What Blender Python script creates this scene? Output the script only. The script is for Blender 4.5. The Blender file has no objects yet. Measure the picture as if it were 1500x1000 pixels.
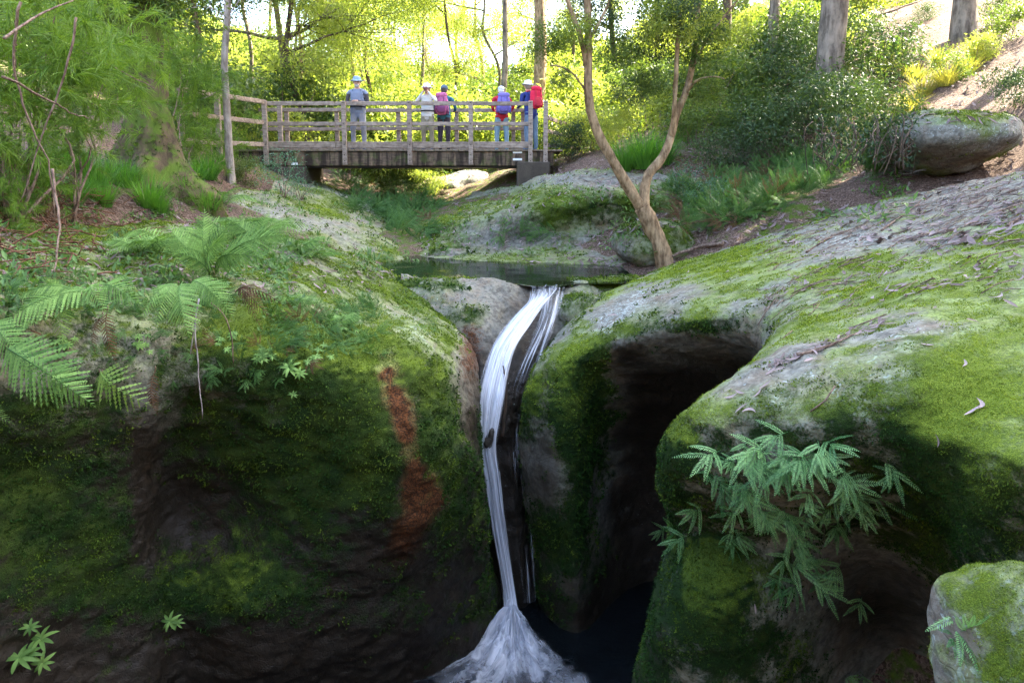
import bpy, math, random
import numpy as np
from mathutils import Vector, Matrix, Quaternion
from mathutils.bvhtree import BVHTree

rng = np.random.default_rng(11)
random.seed(11)
scene = bpy.context.scene
C = scene.collection

# ------------------------------------------------------------------ camera, sky, sun, exposure
EYE = np.array([0.0, 0.0, 3.6])
PITCH = math.radians(7.0)
SHIFT = 107.2                      # the photograph keeps its verticals nearly upright: a small lens shift
cam_data = bpy.data.cameras.new('camera')
cam = bpy.data.objects.new('camera', cam_data)
C.objects.link(cam)
cam.location = EYE
cam.rotation_euler = (math.radians(90) - PITCH, 0, 0)
cam_data.sensor_width = 36.0
cam_data.lens = 24.0
cam_data.shift_y = -SHIFT / 1500.0
cam_data.clip_start = 0.05
cam_data.clip_end = 2000.0
scene.camera = cam

SUN_EL, SUN_AZ = math.radians(44.0), math.radians(64.0)     # azimuth from +Y (view direction) towards +X
SUN = np.array([math.cos(SUN_EL) * math.sin(SUN_AZ), math.cos(SUN_EL) * math.cos(SUN_AZ), math.sin(SUN_EL)])
world = bpy.data.worlds.new('World')
scene.world = world
world.use_nodes = True
wt = world.node_tree
wt.nodes.clear()
sky = wt.nodes.new('ShaderNodeTexSky')
sky.sky_type = 'NISHITA'
sky.sun_disc = False
sky.sun_elevation = SUN_EL
sky.sun_rotation = SUN_AZ
sky.air_density = 1.0
sky.dust_density = 4.0
sky.ozone_density = 0.6
wbg = wt.nodes.new('ShaderNodeBackground')
wbg.inputs['Strength'].default_value = 0.15
wout = wt.nodes.new('ShaderNodeOutputWorld')
wt.links.new(sky.outputs[0], wbg.inputs[0])
wt.links.new(wbg.outputs[0], wout.inputs[0])
sun_data = bpy.data.lights.new('sun', 'SUN')
sun_data.energy = 5.0
sun_data.angle = math.radians(0.5)
sun_data.color = (1.0, 0.91, 0.74)
sun = bpy.data.objects.new('sun', sun_data)
C.objects.link(sun)
sun.rotation_euler = Vector(SUN).to_track_quat('Z', 'Y').to_euler()
sun.location = (20, 30, 40)
scene.view_settings.view_transform = 'Standard'
scene.view_settings.look = 'None'
scene.view_settings.gamma = 1.0
scene.view_settings.exposure = 3.5
scene.view_settings.use_curve_mapping = False
scene.render.engine = 'CYCLES'
scene.cycles.max_bounces = 5
scene.cycles.diffuse_bounces = 3
scene.cycles.glossy_bounces = 2
scene.cycles.transmission_bounces = 3
scene.cycles.use_adaptive_sampling = True
scene.cycles.adaptive_threshold = 0.018
scene.cycles.transparent_max_bounces = 16
scene.cycles.caustics_reflective = False
scene.cycles.caustics_refractive = False
scene.cycles.use_denoising = True
scene.cycles.denoising_prefilter = 'NONE'

# ------------------------------------------------------------------ helpers
def P(px, py, Y):
    """World point on the sight line of photograph pixel (px, py) at the forward distance Y."""
    cx, cy = (px - 750.0) / 1000.0, -(py + SHIFT - 500.0) / 1000.0
    dy = cy * math.sin(PITCH) + math.cos(PITCH)
    dz = cy * math.cos(PITCH) - math.sin(PITCH)
    t = Y / dy
    return np.array([cx * t, Y, EYE[2] + dz * t])

def pix(p):
    """Photograph pixel of world points p (n,3), and their depth."""
    q = p - EYE
    f = q[:, 1] * math.cos(PITCH) - q[:, 2] * math.sin(PITCH)
    u = q[:, 1] * math.sin(PITCH) + q[:, 2] * math.cos(PITCH)
    f = np.where(np.abs(f) < 1e-4, 1e-4, f)
    return 750 + 1000 * q[:, 0] / f, 500 - SHIFT - 1000 * u / f, f

def _hash(ix, iy, iz):
    h = (ix.astype(np.int64) * 374761393 + iy.astype(np.int64) * 668265263 + iz.astype(np.int64) * 2147483647)
    h = (h ^ (h >> 13)) * 1274126177
    h = h ^ (h >> 16)
    return (h & 0xFFFFF).astype(np.float64) / float(0xFFFFF)

def vnoise(p):
    i = np.floor(p)
    f = p - i
    f = f * f * (3 - 2 * f)
    i = i.astype(np.int64)
    x, y, z = i[:, 0], i[:, 1], i[:, 2]
    def h(a, b, c): return _hash(x + a, y + b, z + c)
    fx, fy, fz = f[:, 0], f[:, 1], f[:, 2]
    l = lambda a, b, t: a + (b - a) * t
    return l(l(l(h(0,0,0), h(1,0,0), fx), l(h(0,1,0), h(1,1,0), fx), fy),
             l(l(h(0,0,1), h(1,0,1), fx), l(h(0,1,1), h(1,1,1), fx), fy), fz)

def fbm(p, octaves=4, gain=0.5, lac=2.03):
    """Fractal noise of points (n,3), about -1..1."""
    a, s, t = 1.0, np.zeros(len(p)), 0.0
    q = np.array(p, float)
    for k in range(octaves):
        s += a * (vnoise(q + 17.3 * k) * 2 - 1)
        t += a
        a *= gain
        q = q * lac
    return s / t * 1.6

def sstep(a, b, x):
    t = np.clip((x - a) / (b - a), 0, 1)
    return t * t * (3 - 2 * t)

def normalize(v):
    return v / np.maximum(np.linalg.norm(v, axis=-1, keepdims=True), 1e-9)

def new_mesh(name, v, faces, mats=(), smooth=True, attrs=None, mat_idx=None, colors=None):
    """One mesh from vertex array and a list of face arrays (each n x 3 or n x 4)."""
    me = bpy.data.meshes.new(name)
    v = np.asarray(v, np.float32)
    if isinstance(faces, np.ndarray): faces = [faces]
    faces = [np.asarray(f, np.int32) for f in faces if len(f)]
    loops = np.concatenate([f.ravel() for f in faces])
    tot = np.concatenate([np.full(len(f), f.shape[1], np.int32) for f in faces])
    start = np.concatenate([[0], np.cumsum(tot)[:-1]]).astype(np.int32)
    me.vertices.add(len(v)); me.vertices.foreach_set('co', v.ravel())
    me.loops.add(len(loops)); me.loops.foreach_set('vertex_index', loops)
    me.polygons.add(len(tot)); me.polygons.foreach_set('loop_start', start)
    if mat_idx is not None: me.polygons.foreach_set('material_index', np.asarray(mat_idx, np.int32))
    me.polygons.foreach_set('use_smooth', np.full(len(tot), smooth, bool))
    me.update(calc_edges=True)
    for k, a in (attrs or {}).items():
        at = me.attributes.new(k, 'FLOAT', 'POINT')
        at.data.foreach_set('value', np.asarray(a, np.float32))
    for k, a in (colors or {}).items():
        at = me.attributes.new(k, 'FLOAT_COLOR', 'POINT')
        a = np.asarray(a, np.float32)
        if a.shape[1] == 3: a = np.concatenate([a, np.ones((len(a), 1), np.float32)], 1)
        at.data.foreach_set('color', a.ravel())
    for m in (mats if isinstance(mats, (list, tuple)) else [mats]):
        me.materials.append(m)
    return me

def link(name, me, parent=None, loc=None, rot=None, scale=None):
    o = bpy.data.objects.new(name, me)
    C.objects.link(o)
    if parent is not None: o.parent = parent
    if loc is not None: o.location = loc
    if rot is not None: o.rotation_euler = rot
    if scale is not None: o.scale = (scale,) * 3 if np.isscalar(scale) else scale
    return o

def tag(o, label=None, cat=None, group=None, kind=None):
    if label: o['label'] = label
    if cat: o['category'] = cat
    if group: o['group'] = group
    if kind: o['kind'] = kind
    return o

def thing(name, label, cat, loc=(0, 0, 0), rotz=0.0, group=None):
    o = link(name, None, loc=loc, rot=(0, 0, rotz))
    o.empty_display_size = 0.2
    return tag(o, label, cat, group)

class G:
    """Collects geometry; build() links it as ONE mesh object."""
    def __init__(s): s.v, s.f3, s.f4, s.t, s.n = [], [], [], [], 0
    def add(s, v, f, tint=0.5):
        v = np.asarray(v, float)
        f = np.asarray(f, np.int64)
        (s.f3 if f.shape[1] == 3 else s.f4).append(f + s.n)
        s.v.append(v); s.t.append(np.broadcast_to(np.asarray(tint, float), (len(v),)) if np.ndim(tint) < 2 else tint)
        s.n += len(v)
        return s
    def box(s, c, d, R=None, tint=0.5, bev=0.0):
        d = np.asarray(d, float) / 2
        if bev > 0:
            b = min(bev, d.min() * 0.6)
            ring = [(-1,-1),(1,-1),(1,1),(-1,1)]
            # chamfered box: 3 layered rings in z with inset corners (24 verts)
            v = []
            for sx in (-1, 1):
                for sy in (-1, 1):
                    for sz in (-1, 1):
                        v += [(sx*d[0], sy*(d[1]-b), sz*(d[2]-b)), (sx*(d[0]-b), sy*d[1], sz*(d[2]-b)), (sx*(d[0]-b), sy*(d[1]-b), sz*d[2])]
            v = np.array(v)
            def ix(sx, sy, sz, k): return 3*(((sx>0)*2+(sy>0))*2+(sz>0))+k
            f4, f3 = [], []
            for a in (-1, 1):
                f4.append([ix(a,-1,-1,0), ix(a,1,-1,0), ix(a,1,1,0), ix(a,-1,1,0)])
                f4.append([ix(-1,a,-1,1), ix(1,a,-1,1), ix(1,a,1,1), ix(-1,a,1,1)])
                f4.append([ix(-1,-1,a,2), ix(1,-1,a,2), ix(1,1,a,2), ix(-1,1,a,2)])
                for b_ in (-1, 1):
                    f4.append([ix(a,b_,-1,0), ix(a,b_,1,0), ix(a,b_,1,1), ix(a,b_,-1,1)])
                    f4.append([ix(a,-1,b_,0), ix(a,1,b_,0), ix(a,1,b_,2), ix(a,-1,b_,2)])
                    f4.append([ix(-1,a,b_,1), ix(1,a,b_,1), ix(1,a,b_,2), ix(-1,a,b_,2)])
                    for c_ in (-1, 1): f3.append([ix(a,b_,c_,0), ix(a,b_,c_,1), ix(a,b_,c_,2)])
            cen = v.mean(0)
            def fixw(f):
                f = np.array(f)
                p0, p1, p2 = v[f[:,0]], v[f[:,1]], v[f[:,2]]
                nn = np.cross(p1-p0, p2-p0)
                bad = (nn*(v[f].mean(1)-cen)).sum(1) < 0
                f[bad] = f[bad][:, ::-1]
                return f
            if R is not None: w = v @ np.asarray(R).T
            else: w = v
            n0 = s.n
            s.add(w + np.asarray(c), fixw(f4), tint)
            s.f3.append(fixw(f3) + n0)
            return s
        v = np.array([(x, y, z) for x in (-1, 1) for y in (-1, 1) for z in (-1, 1)]) * d
        if R is not None: v = v @ np.asarray(R).T
        f = np.array([[0,1,3,2],[4,6,7,5],[0,4,5,1],[2,3,7,6],[0,2,6,4],[1,5,7,3]])
        return s.add(v + np.asarray(c), f, tint)
    def tube(s, pts, rad, k=6, tint=0.5, cap=True, noise=0.0):
        pts = np.asarray(pts, float); m = len(pts)
        rad = np.broadcast_to(np.asarray(rad, float), (m,))
        tan = normalize(np.gradient(pts, axis=0))
        ref = np.array([0.31, 0.95, 0.05]) if abs(tan[0][2]) > 0.6 else np.array([0.0, 0.1, 1.0])
        a = normalize(np.cross(tan, ref)); b = np.cross(tan, a)
        th = np.arange(k) * 2 * np.pi / k
        rr = rad[:, None] * np.ones((1, k))
        v = pts[:, None] + rr[..., None] * (np.cos(th)[None, :, None] * a[:, None] + np.sin(th)[None, :, None] * b[:, None])
        if noise > 0:
            q = v.reshape(-1, 3)
            nv = fbm(q * np.array([1.0, 1.0, .45]) / (noise * 4), 3).reshape(m, k)
            v = v + (nv * noise * (rr / rad.max()))[..., None] * (np.cos(th)[None, :, None] * a[:, None] + np.sin(th)[None, :, None] * b[:, None])
        i = np.arange(m - 1)[:, None] * k + np.arange(k)[None]
        j = np.arange(m - 1)[:, None] * k + (np.arange(k)[None] + 1) % k
        f = np.stack([i, i + k, j + k, j], -1).reshape(-1, 4)[:, ::-1]
        v = v.reshape(-1, 3)
        n0 = s.n
        s.add(v, f, tint)
        if cap:
            c3 = [[q, q + 1, 0] for q in range(1, k - 1)]
            s.f3.append(np.array(c3)[:, ::-1] + n0); s.f3.append(np.array(c3) + n0 + (m - 1) * k)
        return s
    def leaves(s, pos, d, nor, L, Wd, tint=0.5, fold=0.12, mid=0.45):
        """n folded pointed leaves (2 triangles each)."""
        n = len(pos); d = normalize(d); side = normalize(np.cross(d, nor)); nn = np.cross(side, d)
        L = np.broadcast_to(L, (n,))[:, None]; Wd = np.broadcast_to(Wd, (n,))[:, None]
        a = pos; t = pos + d * L - nn * L * 0.10
        l = pos + d * L * mid + side * Wd * 0.5 + nn * Wd * fold
        r = pos + d * L * mid - side * Wd * 0.5 + nn * Wd * fold
        v = np.stack([a, l, t, r], 1).reshape(-1, 3)
        i = np.arange(n)[:, None] * 4
        f = np.concatenate([i + [0, 2, 1], i + [0, 3, 2]])
        tt = np.repeat(np.broadcast_to(tint, (n,)), 4)
        return s.add(v, f, tt)
    def mesh(s, name, mat, smooth=True):
        v = np.concatenate(s.v)
        fs = []
        if s.f4: fs.append(np.concatenate(s.f4))
        if s.f3: fs.append(np.concatenate(s.f3))
        return new_mesh(name, v, fs, mat, smooth, {'tint': np.concatenate(s.t)})
    def build(s, name, mat, parent=None, smooth=True, loc=None, rot=None, scale=None):
        return link(name, s.mesh(name, mat, smooth), parent, loc, rot, scale)

def rotz(a):
    c, s_ = math.cos(a), math.sin(a)
    return np.array([[c, -s_, 0], [s_, c, 0], [0, 0, 1]])

def rand_unit(n):
    return normalize(rng.normal(size=(n, 3)))

def crom_w(m, n):
    """n x m weights: a softened Catmull-Rom curve through m control points."""
    t = np.linspace(0, m - 1, n)
    i = np.clip(np.floor(t).astype(int), 0, m - 2)
    u = t - i
    cr = [(-u**3 + 2*u**2 - u) / 2, (3*u**3 - 5*u**2 + 2) / 2, (-3*u**3 + 4*u**2 + u) / 2, (u**3 - u**2) / 2]
    bs = [(1 - u)**3 / 6, (3*u**3 - 6*u**2 + 4) / 6, (-3*u**3 + 3*u**2 + 3*u + 1) / 6, u**3 / 6]
    W = np.zeros((n, m))
    for k in range(4):
        w = 0.72 * cr[k] + 0.28 * bs[k]
        j = np.clip(i + k - 1, 0, m - 1)
        np.add.at(W, (np.arange(n), j), w)
    return W

def spline(ctrl, n):
    c = np.asarray(ctrl, float)
    return crom_w(len(c), n) @ c

def grid_faces(nu, nv):
    i = (np.arange(nu - 1)[:, None] * nv + np.arange(nv - 1)[None]).ravel()
    return np.stack([i, i + 1, i + nv + 1, i + nv], 1)

def grid_normals(v, nu, nv):
    g = v.reshape(nu, nv, 3)
    n = np.cross(np.gradient(g, axis=0), np.gradient(g, axis=1))
    return normalize(n).reshape(-1, 3)

# ------------------------------------------------------------------ material helpers
class NT:
    def __init__(s, name):
        s.m = bpy.data.materials.new(name); s.m.use_nodes = True
        s.t = s.m.node_tree; s.t.nodes.clear()
        s.out = s.t.nodes.new('ShaderNodeOutputMaterial')
    def n(s, typ, ins=None, **kw):
        nd = s.t.nodes.new('ShaderNode' + typ)
        for k, v in kw.items(): setattr(nd, k, v)
        for k, v in (ins or {}).items(): s.set(nd.inputs[k], v)
        return nd
    def set(s, sock, v):
        if isinstance(v, bpy.types.NodeSocket): s.t.links.new(v, sock)
        else:
            if isinstance(v, tuple) and len(v) == 3 and sock.type == 'RGBA': v = v + (1.0,)
            sock.default_value = v
    def attr(s, name, out=2): return s.n('Attribute', attribute_name=name).outputs[out]
    def math(s, op, a, b=0.0, c=None, clamp=False):
        nd = s.n('Math', operation=op, use_clamp=clamp); s.set(nd.inputs[0], a); s.set(nd.inputs[1], b)
        if c is not None: s.set(nd.inputs[2], c)
        return nd.outputs[0]
    def mix(s, f, a, b, typ='MIX'):
        nd = s.n('Mix', data_type='RGBA', blend_type=typ); s.set(nd.inputs[0], f); s.set(nd.inputs[6], a); s.set(nd.inputs[7], b)
        return nd.outputs[2]
    def ss(s, x, a, b):
        nd = s.n('MapRange', interpolation_type='SMOOTHSTEP'); s.set(nd.inputs[0], x); s.set(nd.inputs[1], a); s.set(nd.inputs[2], b)
        return nd.outputs[0]
    def coord(s, scale=(1, 1, 1), kind=3):
        tc = s.n('TexCoord'); mp = s.n('Mapping', {'Vector': tc.outputs[kind]})
        mp.inputs['Scale'].default_value = scale
        return mp.outputs[0]
    def noise(s, scale, detail=4.0, rough=0.55, vec=None, dist=0.0, out=0):
        nd = s.n('TexNoise', {'Scale': scale, 'Detail': detail, 'Roughness': rough, 'Distortion': dist})
        if vec is not None: s.set(nd.inputs['Vector'], vec)
        return nd.outputs[out]
    def vor(s, scale, vec=None, feature='F1', out=0, rand=1.0):
        nd = s.n('TexVoronoi', {'Scale': scale, 'Randomness': rand}, feature=feature)
        if vec is not None: s.set(nd.inputs['Vector'], vec)
        return nd.outputs[out]
    def bump(s, h, strength=0.5, dist=0.02, nrm=None):
        nd = s.n('Bump', {'Height': h, 'Strength': strength, 'Distance': dist})
        if nrm is not None: s.set(nd.inputs['Normal'], nrm)
        return nd.outputs[0]
    def bsdf(s, **kw):
        nd = s.n('BsdfPrincipled')
        for k, v in kw.items(): s.set(nd.inputs[k.replace('_', ' ')], v)
        return nd.outputs[0]
    def done(s, sh):
        s.t.links.new(sh, s.out.inputs[0]); return s.m

def simple_mat(name, col, rough=0.8, var=0.25, scale=8.0, spec=0.3, bump=0.0):
    m = NT(name)
    nz = m.noise(scale, 5, 0.6, m.coord())
    c = m.mix(nz, tuple(x * (1 - var) for x in col), tuple(min(1, x * (1 + var)) for x in col))
    kw = dict(Base_Color=c, Roughness=rough, Specular_IOR_Level=spec)
    if bump: kw['Normal'] = m.bump(m.noise(scale * 6, 5, 0.65, m.coord()), 0.6, bump)
    return m.done(m.bsdf(**kw))

def leaf_mat(name, dark, light, trans=0.45, rough=0.45, objvar=0.15, spec=0.4, backtint=(1.25, 1.2, 0.55)):
    """Thin leaf: reflects in its colour and lets light through a yellower one. 'tint' varies leaf by leaf."""
    m = NT(name)
    t = m.attr('tint')
    r = m.n('ObjectInfo').outputs['Random']
    f = m.math('ADD', t, m.math('MULTIPLY', m.math('SUBTRACT', r, 0.5), objvar * 2), clamp=True)
    c = m.mix(f, dark, light)
    bk = m.mix(1.0, c, backtint, 'MULTIPLY')
    p = m.bsdf(Base_Color=c, Roughness=rough, Specular_IOR_Level=spec)
    tr = m.n('BsdfTranslucent', {'Color': bk}).outputs[0]
    mx = m.n('MixShader', {0: trans, 1: p, 2: tr}).outputs[0]
    return m.done(mx)

# ------------------------------------------------------------------ rock, soil and water materials
def rock_material(name='sandstone', base_lo=(0.105, 0.10, 0.082), base_hi=(0.28, 0.275, 0.225), warm=(0.17, 0.115, 0.07)):
    m = NT(name)
    co = m.coord()
    n1 = m.noise(3.0, 6, 0.6, co); n2 = m.noise(17.0, 6, 0.65, co); n3 = m.noise(70.0, 4, 0.6, co)
    col = m.mix(m.ss(n2, 0.3, 0.72), base_lo, base_hi)
    col = m.mix(m.math('MULTIPLY', m.ss(n1, 0.45, 0.7), 0.6), col, warm)
    # strata on the bare rock
    st = m.noise(1.0, 4, 0.6, m.coord((2.0, 2.0, 26.0)))
    col = m.mix(m.math('MULTIPLY', m.ss(st, 0.5, 0.66), 0.2), col, base_lo)
    rust = m.ss(m.math('ADD', m.attr('rust'), m.math('MULTIPLY', m.math('SUBTRACT', n2, 0.5), 1.6)), 0.35, 0.75)
    col = m.mix(rust, col, m.mix(m.ss(n3, 0.35, 0.65), (0.016, 0.008, 0.004), (0.135, 0.050, 0.015)))
    wet_shade = m.attr('wet_shade')  # darkens soaked rock, also carries shade painted on walls and bay
    col = m.mix(m.math('MULTIPLY', wet_shade, 0.95), col, m.mix(n2, (0.004, 0.0032, 0.0022), (0.026, 0.017, 0.009)))
    vl = m.vor(9.0, m.n('VectorMath', {0: co, 1: m.noise(6.0, 3, 0.5, co, out=1)}, operation='ADD').outputs[0])
    lic = m.ss(m.math('ADD', m.attr('lich'), m.math('SUBTRACT', 0.30, m.math('ADD', vl, m.math('MULTIPLY', m.math('SUBTRACT', n3, 0.5), 0.5)))), 0.30, 0.42)
    col = m.mix(m.math('MULTIPLY', lic, 0.85), col, m.mix(n3, (0.24, 0.28, 0.26), (0.50, 0.54, 0.50)))
    ck = m.vor(3.2, m.n('VectorMath', {0: m.coord((1, 1, 2.6)), 1: m.n('VectorMath', {0: m.noise(2.2, 4, .6, co, out=1), 1: (.9, .9, .9)}, operation='MULTIPLY').outputs[0]}, operation='ADD').outputs[0], 'DISTANCE_TO_EDGE')
    ck = m.ss(ck, 0.0, 0.05)
    col = m.mix(m.math('MULTIPLY', m.math('SUBTRACT', 1.0, ck), 0.3), col, (.012, .010, .008))
    mo = m.math('ADD', m.attr('moss'), m.math('MULTIPLY', m.math('SUBTRACT', m.noise(8.0, 8, 0.68, co), 0.5), 1.5))
    mo = m.math('ADD', mo, m.math('MULTIPLY', m.math('SUBTRACT', n3, 0.5), 0.6))
    film = m.math('MULTIPLY', m.ss(m.math('ADD', m.attr('moss'), m.math('MULTIPLY', m.math('SUBTRACT', m.noise(2.6, 6, .7, co), 0.5), 1.1)), 0.22, 0.62), m.math('ADD', .15, m.math('MULTIPLY', m.attr('hue'), .75)))
    film = m.math('MULTIPLY', film, m.math('SUBTRACT', 1.0, wet_shade))
    col = m.mix(film, col, m.mix(m.ss(n3, .3, .7), (.10, .14, .030), (.28, .36, .095)))
    mf = m.ss(mo, 0.46, 0.80)
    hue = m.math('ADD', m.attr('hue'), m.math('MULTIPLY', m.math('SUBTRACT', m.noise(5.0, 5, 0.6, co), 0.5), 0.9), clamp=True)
    mcol = m.mix(hue, m.mix(n3, (0.006, 0.018, 0.003), (0.028, 0.075, 0.009)), m.mix(n3, (0.10, 0.15, 0.012), (0.30, 0.39, 0.040)))  # deep moss darkened so the walls read shaded, tops kept bright
    fine = m.noise(190.0, 3, 0.7, co)
    mcol = m.mix(m.ss(fine, 0.35, 0.7), m.mix(1.0, mcol, (0.35, 0.4, 0.35), 'MULTIPLY'), mcol)
    col = m.mix(mf, col, mcol)
    h0 = m.math('MULTIPLY', ck, .15)
    h = m.math('ADD', m.math('ADD', h0, m.math('MULTIPLY', n2, 0.7)), m.math('MULTIPLY', n3, 0.35))
    h = m.math('ADD', h, m.math('MULTIPLY', mf, m.math('ADD', 0.5, m.math('MULTIPLY', fine, 0.9))))
    rough = m.math('SUBTRACT', 0.92, m.math('MULTIPLY', wet_shade, m.math('MULTIPLY', m.math('SUBTRACT', 1.0, mf), 0.42)))
    return m.done(m.bsdf(Base_Color=col, Roughness=rough, Specular_IOR_Level=m.math('ADD', 0.2, m.math('MULTIPLY', wet_shade, 0.04)), Normal=m.bump(h, 0.65, 0.025)))

M_ROCK = rock_material()

def ground_material():
    m = NT('forest_soil')
    co = m.coord()
    n1 = m.noise(0.7, 6, 0.6, co); n2 = m.noise(6.0, 7, 0.7, co); n3 = m.noise(38.0, 4, 0.7, co)
    v = m.vor(16.0, m.n('VectorMath', {0: co, 1: m.noise(9.0, 2, 0.5, co, out=1)}, operation='ADD').outputs[0], out=1)
    litter = m.mix(m.n('SeparateColor', {0: v}).outputs[0], (0.075, 0.045, 0.030), (0.33, 0.235, 0.185))
    litter = m.mix(m.ss(n3, 0.3, 0.7), m.mix(1.0, litter, (0.35, 0.3, 0.28), 'MULTIPLY'), litter)
    grn = m.mix(n3, (0.03, 0.06, 0.01), (0.13, 0.18, 0.02))
    g = m.ss(m.math('ADD', m.attr('moss'), m.math('MULTIPLY', m.math('SUBTRACT', n2, 0.5), 1.3)), 0.4, 0.6)
    col = m.mix(g, litter, grn)
    h = m.math('ADD', m.math('MULTIPLY', n2, 0.8), m.math('MULTIPLY', n3, 0.5))
    return m.done(m.bsdf(Base_Color=col, Roughness=0.95, Specular_IOR_Level=0.15, Normal=m.bump(h, 1.0, 0.06)))
M_GROUND = ground_material()

def moss_mat():
    m = NT('moss_tufts')
    t = m.attr('tint'); h = m.attr('hue')
    c = m.mix(h, m.mix(t, (0.005, 0.019, 0.0025), (0.038, 0.115, 0.012)), m.mix(t, (0.085, 0.140, 0.006), (0.400, 0.500, 0.045)))  # dark wall tufts carry the same painted shade
    p = m.bsdf(Base_Color=c, Roughness=0.7, Specular_IOR_Level=0.2)
    tr = m.n('BsdfTranslucent', {'Color': c}).outputs[0]
    return m.done(m.n('MixShader', {0: 0.25, 1: p, 2: tr}).outputs[0])
M_MOSS = moss_mat()

# ------------------------------------------------------------------ ground sheet
GC = []
def gp(*a): GC.append(P(*a))
def gw(*a): GC.append(np.array(a, float))
for a in [(-2,2,-1.6),(0,4,-1.6),(1.5,6,-1.6),(-2,4.6,-1.4),(2.6,2.6,-1.0),(0,.9,-1.0),(0,-.3,2.0),(-1.5,-.3,2.2),(1.5,-.3,2.0),(1.8,1.5,-.3),(2.4,1.6,.2),(0,-3,3.2),(-5,0,3.4),(5,0,3.2),(0,-10,9),(-8,-8,9),(8,-8,9),(1.5,4.2,-1.5),(2.6,4.6,.9),  # unseen ground behind the camera raised to keep light off the lower walls
          (-3.7,4.4,1.6),(-2.9,5.4,-.6),(-3.3,6.0,.6),(-2.3,7.2,1.6),(3.2,6.6,1.2),(4.6,5.4,2.3),(-.4,7.2,-.8),(.6,7.4,-.9),(1.5,7.6,-1.2),(2.2,7.4,-.8),(2.4,8.6,1.5),(4.5,9.0,2.75),(3.4,9.0,2.35),(5.6,8.0,2.9),(-4.6,3.2,2.2),
          (0,9.5,1.85),(-1.5,9.3,2.05),(.8,10.2,1.95),(0,8.7,1.75),(-.7,10.6,2.05),(.5,11.1,2.15),(4.4,7.8,2.2)]: gw(*a)
for a in [(750,396,11.6),(660,394,11.8),(860,398,11.1),(930,402,10.2),(580,342,14),(600,315,16.5),(420,345,13),(455,318,15),(400,252,16.6),(510,340,15),
          (345,315,12),(285,278,9.2),(200,318,7.6),(100,335,6.4),(0,330,5.4),(-150,350,4.6),(320,234,14.5),(250,205,14),(150,160,13),(0,130,11.5),(-150,190,7.0),
          (-200,50,13),(-400,120,8),(-300,-60,22),(100,70,22),(300,180,24),(350,215,20),(330,228,17.5),
          (785,262,16.2),(860,238,16.5),(900,222,17.5),(960,236,14),(970,404,10),(900,384,10.9),(700,385,12),(1050,330,10.6),(1150,305,10.4),(1100,258,12.8),
          (1250,248,11.6),(1000,205,16.5),(1200,165,15.5),(1310,250,10.4),(1480,262,9.4),(1420,180,11.5),(1500,150,11),(1500,90,13.5),(1300,75,18),(1400,15,19.5),
          (1600,190,8.6),(1800,150,8.6),(1700,-30,18),(1100,120,25),(1250,30,27),(1000,170,24),(600,258,22),(670,272,19.5),(700,245,27),(500,246,27),(740,262,18.5),
          (550,205,42),(750,195,42),(350,170,38),(900,140,38),(600,150,75),(200,90,60),(1000,60,75),(0,20,55),(1500,-120,60),(-400,-150,60)]: gp(*a)
for a in [(-55,30,26),(-55,0,16),(-40,-10,12),(50,0,16),(55,30,30),(-60,90,34),(60,90,40),(0,130,18),(-50,130,30),(50,130,36),(12,2,4.6),(-10,2,5.0)]: gw(*a)
GC = np.array(GC)
_A = GC[:, :2]
def _ker(a, b): return np.sqrt(((a[:, None] - b[None]) ** 2).sum(-1) + 0.35)
_n = len(GC)
_M = np.zeros((_n + 3, _n + 3)); _M[:_n, :_n] = _ker(_A, _A) - 0.02 * np.eye(_n)
_M[:_n, _n:] = np.c_[np.ones(_n), _A]; _M[_n:, :_n] = _M[:_n, _n:].T
_w = np.linalg.solve(_M, np.r_[GC[:, 2], 0, 0, 0])
def gz(x, y):
    q = np.c_[np.atleast_1d(x), np.atleast_1d(y)].astype(float)
    return _ker(q, _A) @ _w[:_n] + _w[_n] + q @ _w[_n + 1:]

def build_ground():
    u = np.linspace(-1, 1, 300); x = np.sinh(u * 2.9) / np.sinh(2.9) * 75
    w = np.linspace(0, 1, 380); y = -14 + 24 * w + 150 * np.maximum(0, w - .25) ** 2.2 / 0.75 ** 2.2
    X, Yv = np.meshgrid(x, y, indexing='ij')
    z = gz(X.ravel(), Yv.ravel())
    p = np.c_[X.ravel(), Yv.ravel(), z]
    r = np.maximum(0.25, np.minimum(1.2, np.hypot(p[:, 0], p[:, 1]) / 25)) * (1 - .8 * np.exp(-((p[:, 0]) / 2.5) ** 2 - ((p[:, 1] - 10.5) / 2.2) ** 2))
    z2 = z + r * 0.28 * fbm(p * 0.55, 4) + 0.05 * fbm(p * 2.6, 3)
    p[:, 2] = z2
    px, py, d = pix(p)
    moss = 0.36 + .12 * np.exp(-((px - 640) / 300) ** 2 - ((p[:, 1] - 12) / 5) ** 2) - 0.55 * sstep(1150, 1350, px) * (py < 300) + 0.25 * sstep(20, 30, p[:, 1]) * (px < 1150) + 0.2 * fbm(p * 0.5 + 9, 3)
    moss -= 0.35 * np.exp(-((px - 60) / 130) ** 2 - ((py - 300) / 90) ** 2)
    o = link('ground', new_mesh('ground', p, grid_faces(300, 380)[:, ::-1].copy() if False else grid_faces(300, 380), M_GROUND, True, {'moss': moss}))
    tag(o, 'forest floor of leaf litter and soil rising on both sides of the creek', kind='structure')
    return p, grid_faces(300, 380)
BV, BF, _bn = [], [], 0
def bvh_add(v, nu, nv, step=3):
    global _bn
    iu = np.unique(np.r_[np.arange(0, nu, step), nu - 1]); iv = np.unique(np.r_[np.arange(0, nv, step), nv - 1])
    g = v.reshape(nu, nv, 3)[np.ix_(iu, iv)]
    BV.append(g.reshape(-1, 3)); BF.append(grid_faces(len(iu), len(iv)) + _bn); _bn += len(iu) * len(iv)
gv, gf = build_ground()
bvh_add(gv, 300, 380, 2)

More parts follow.
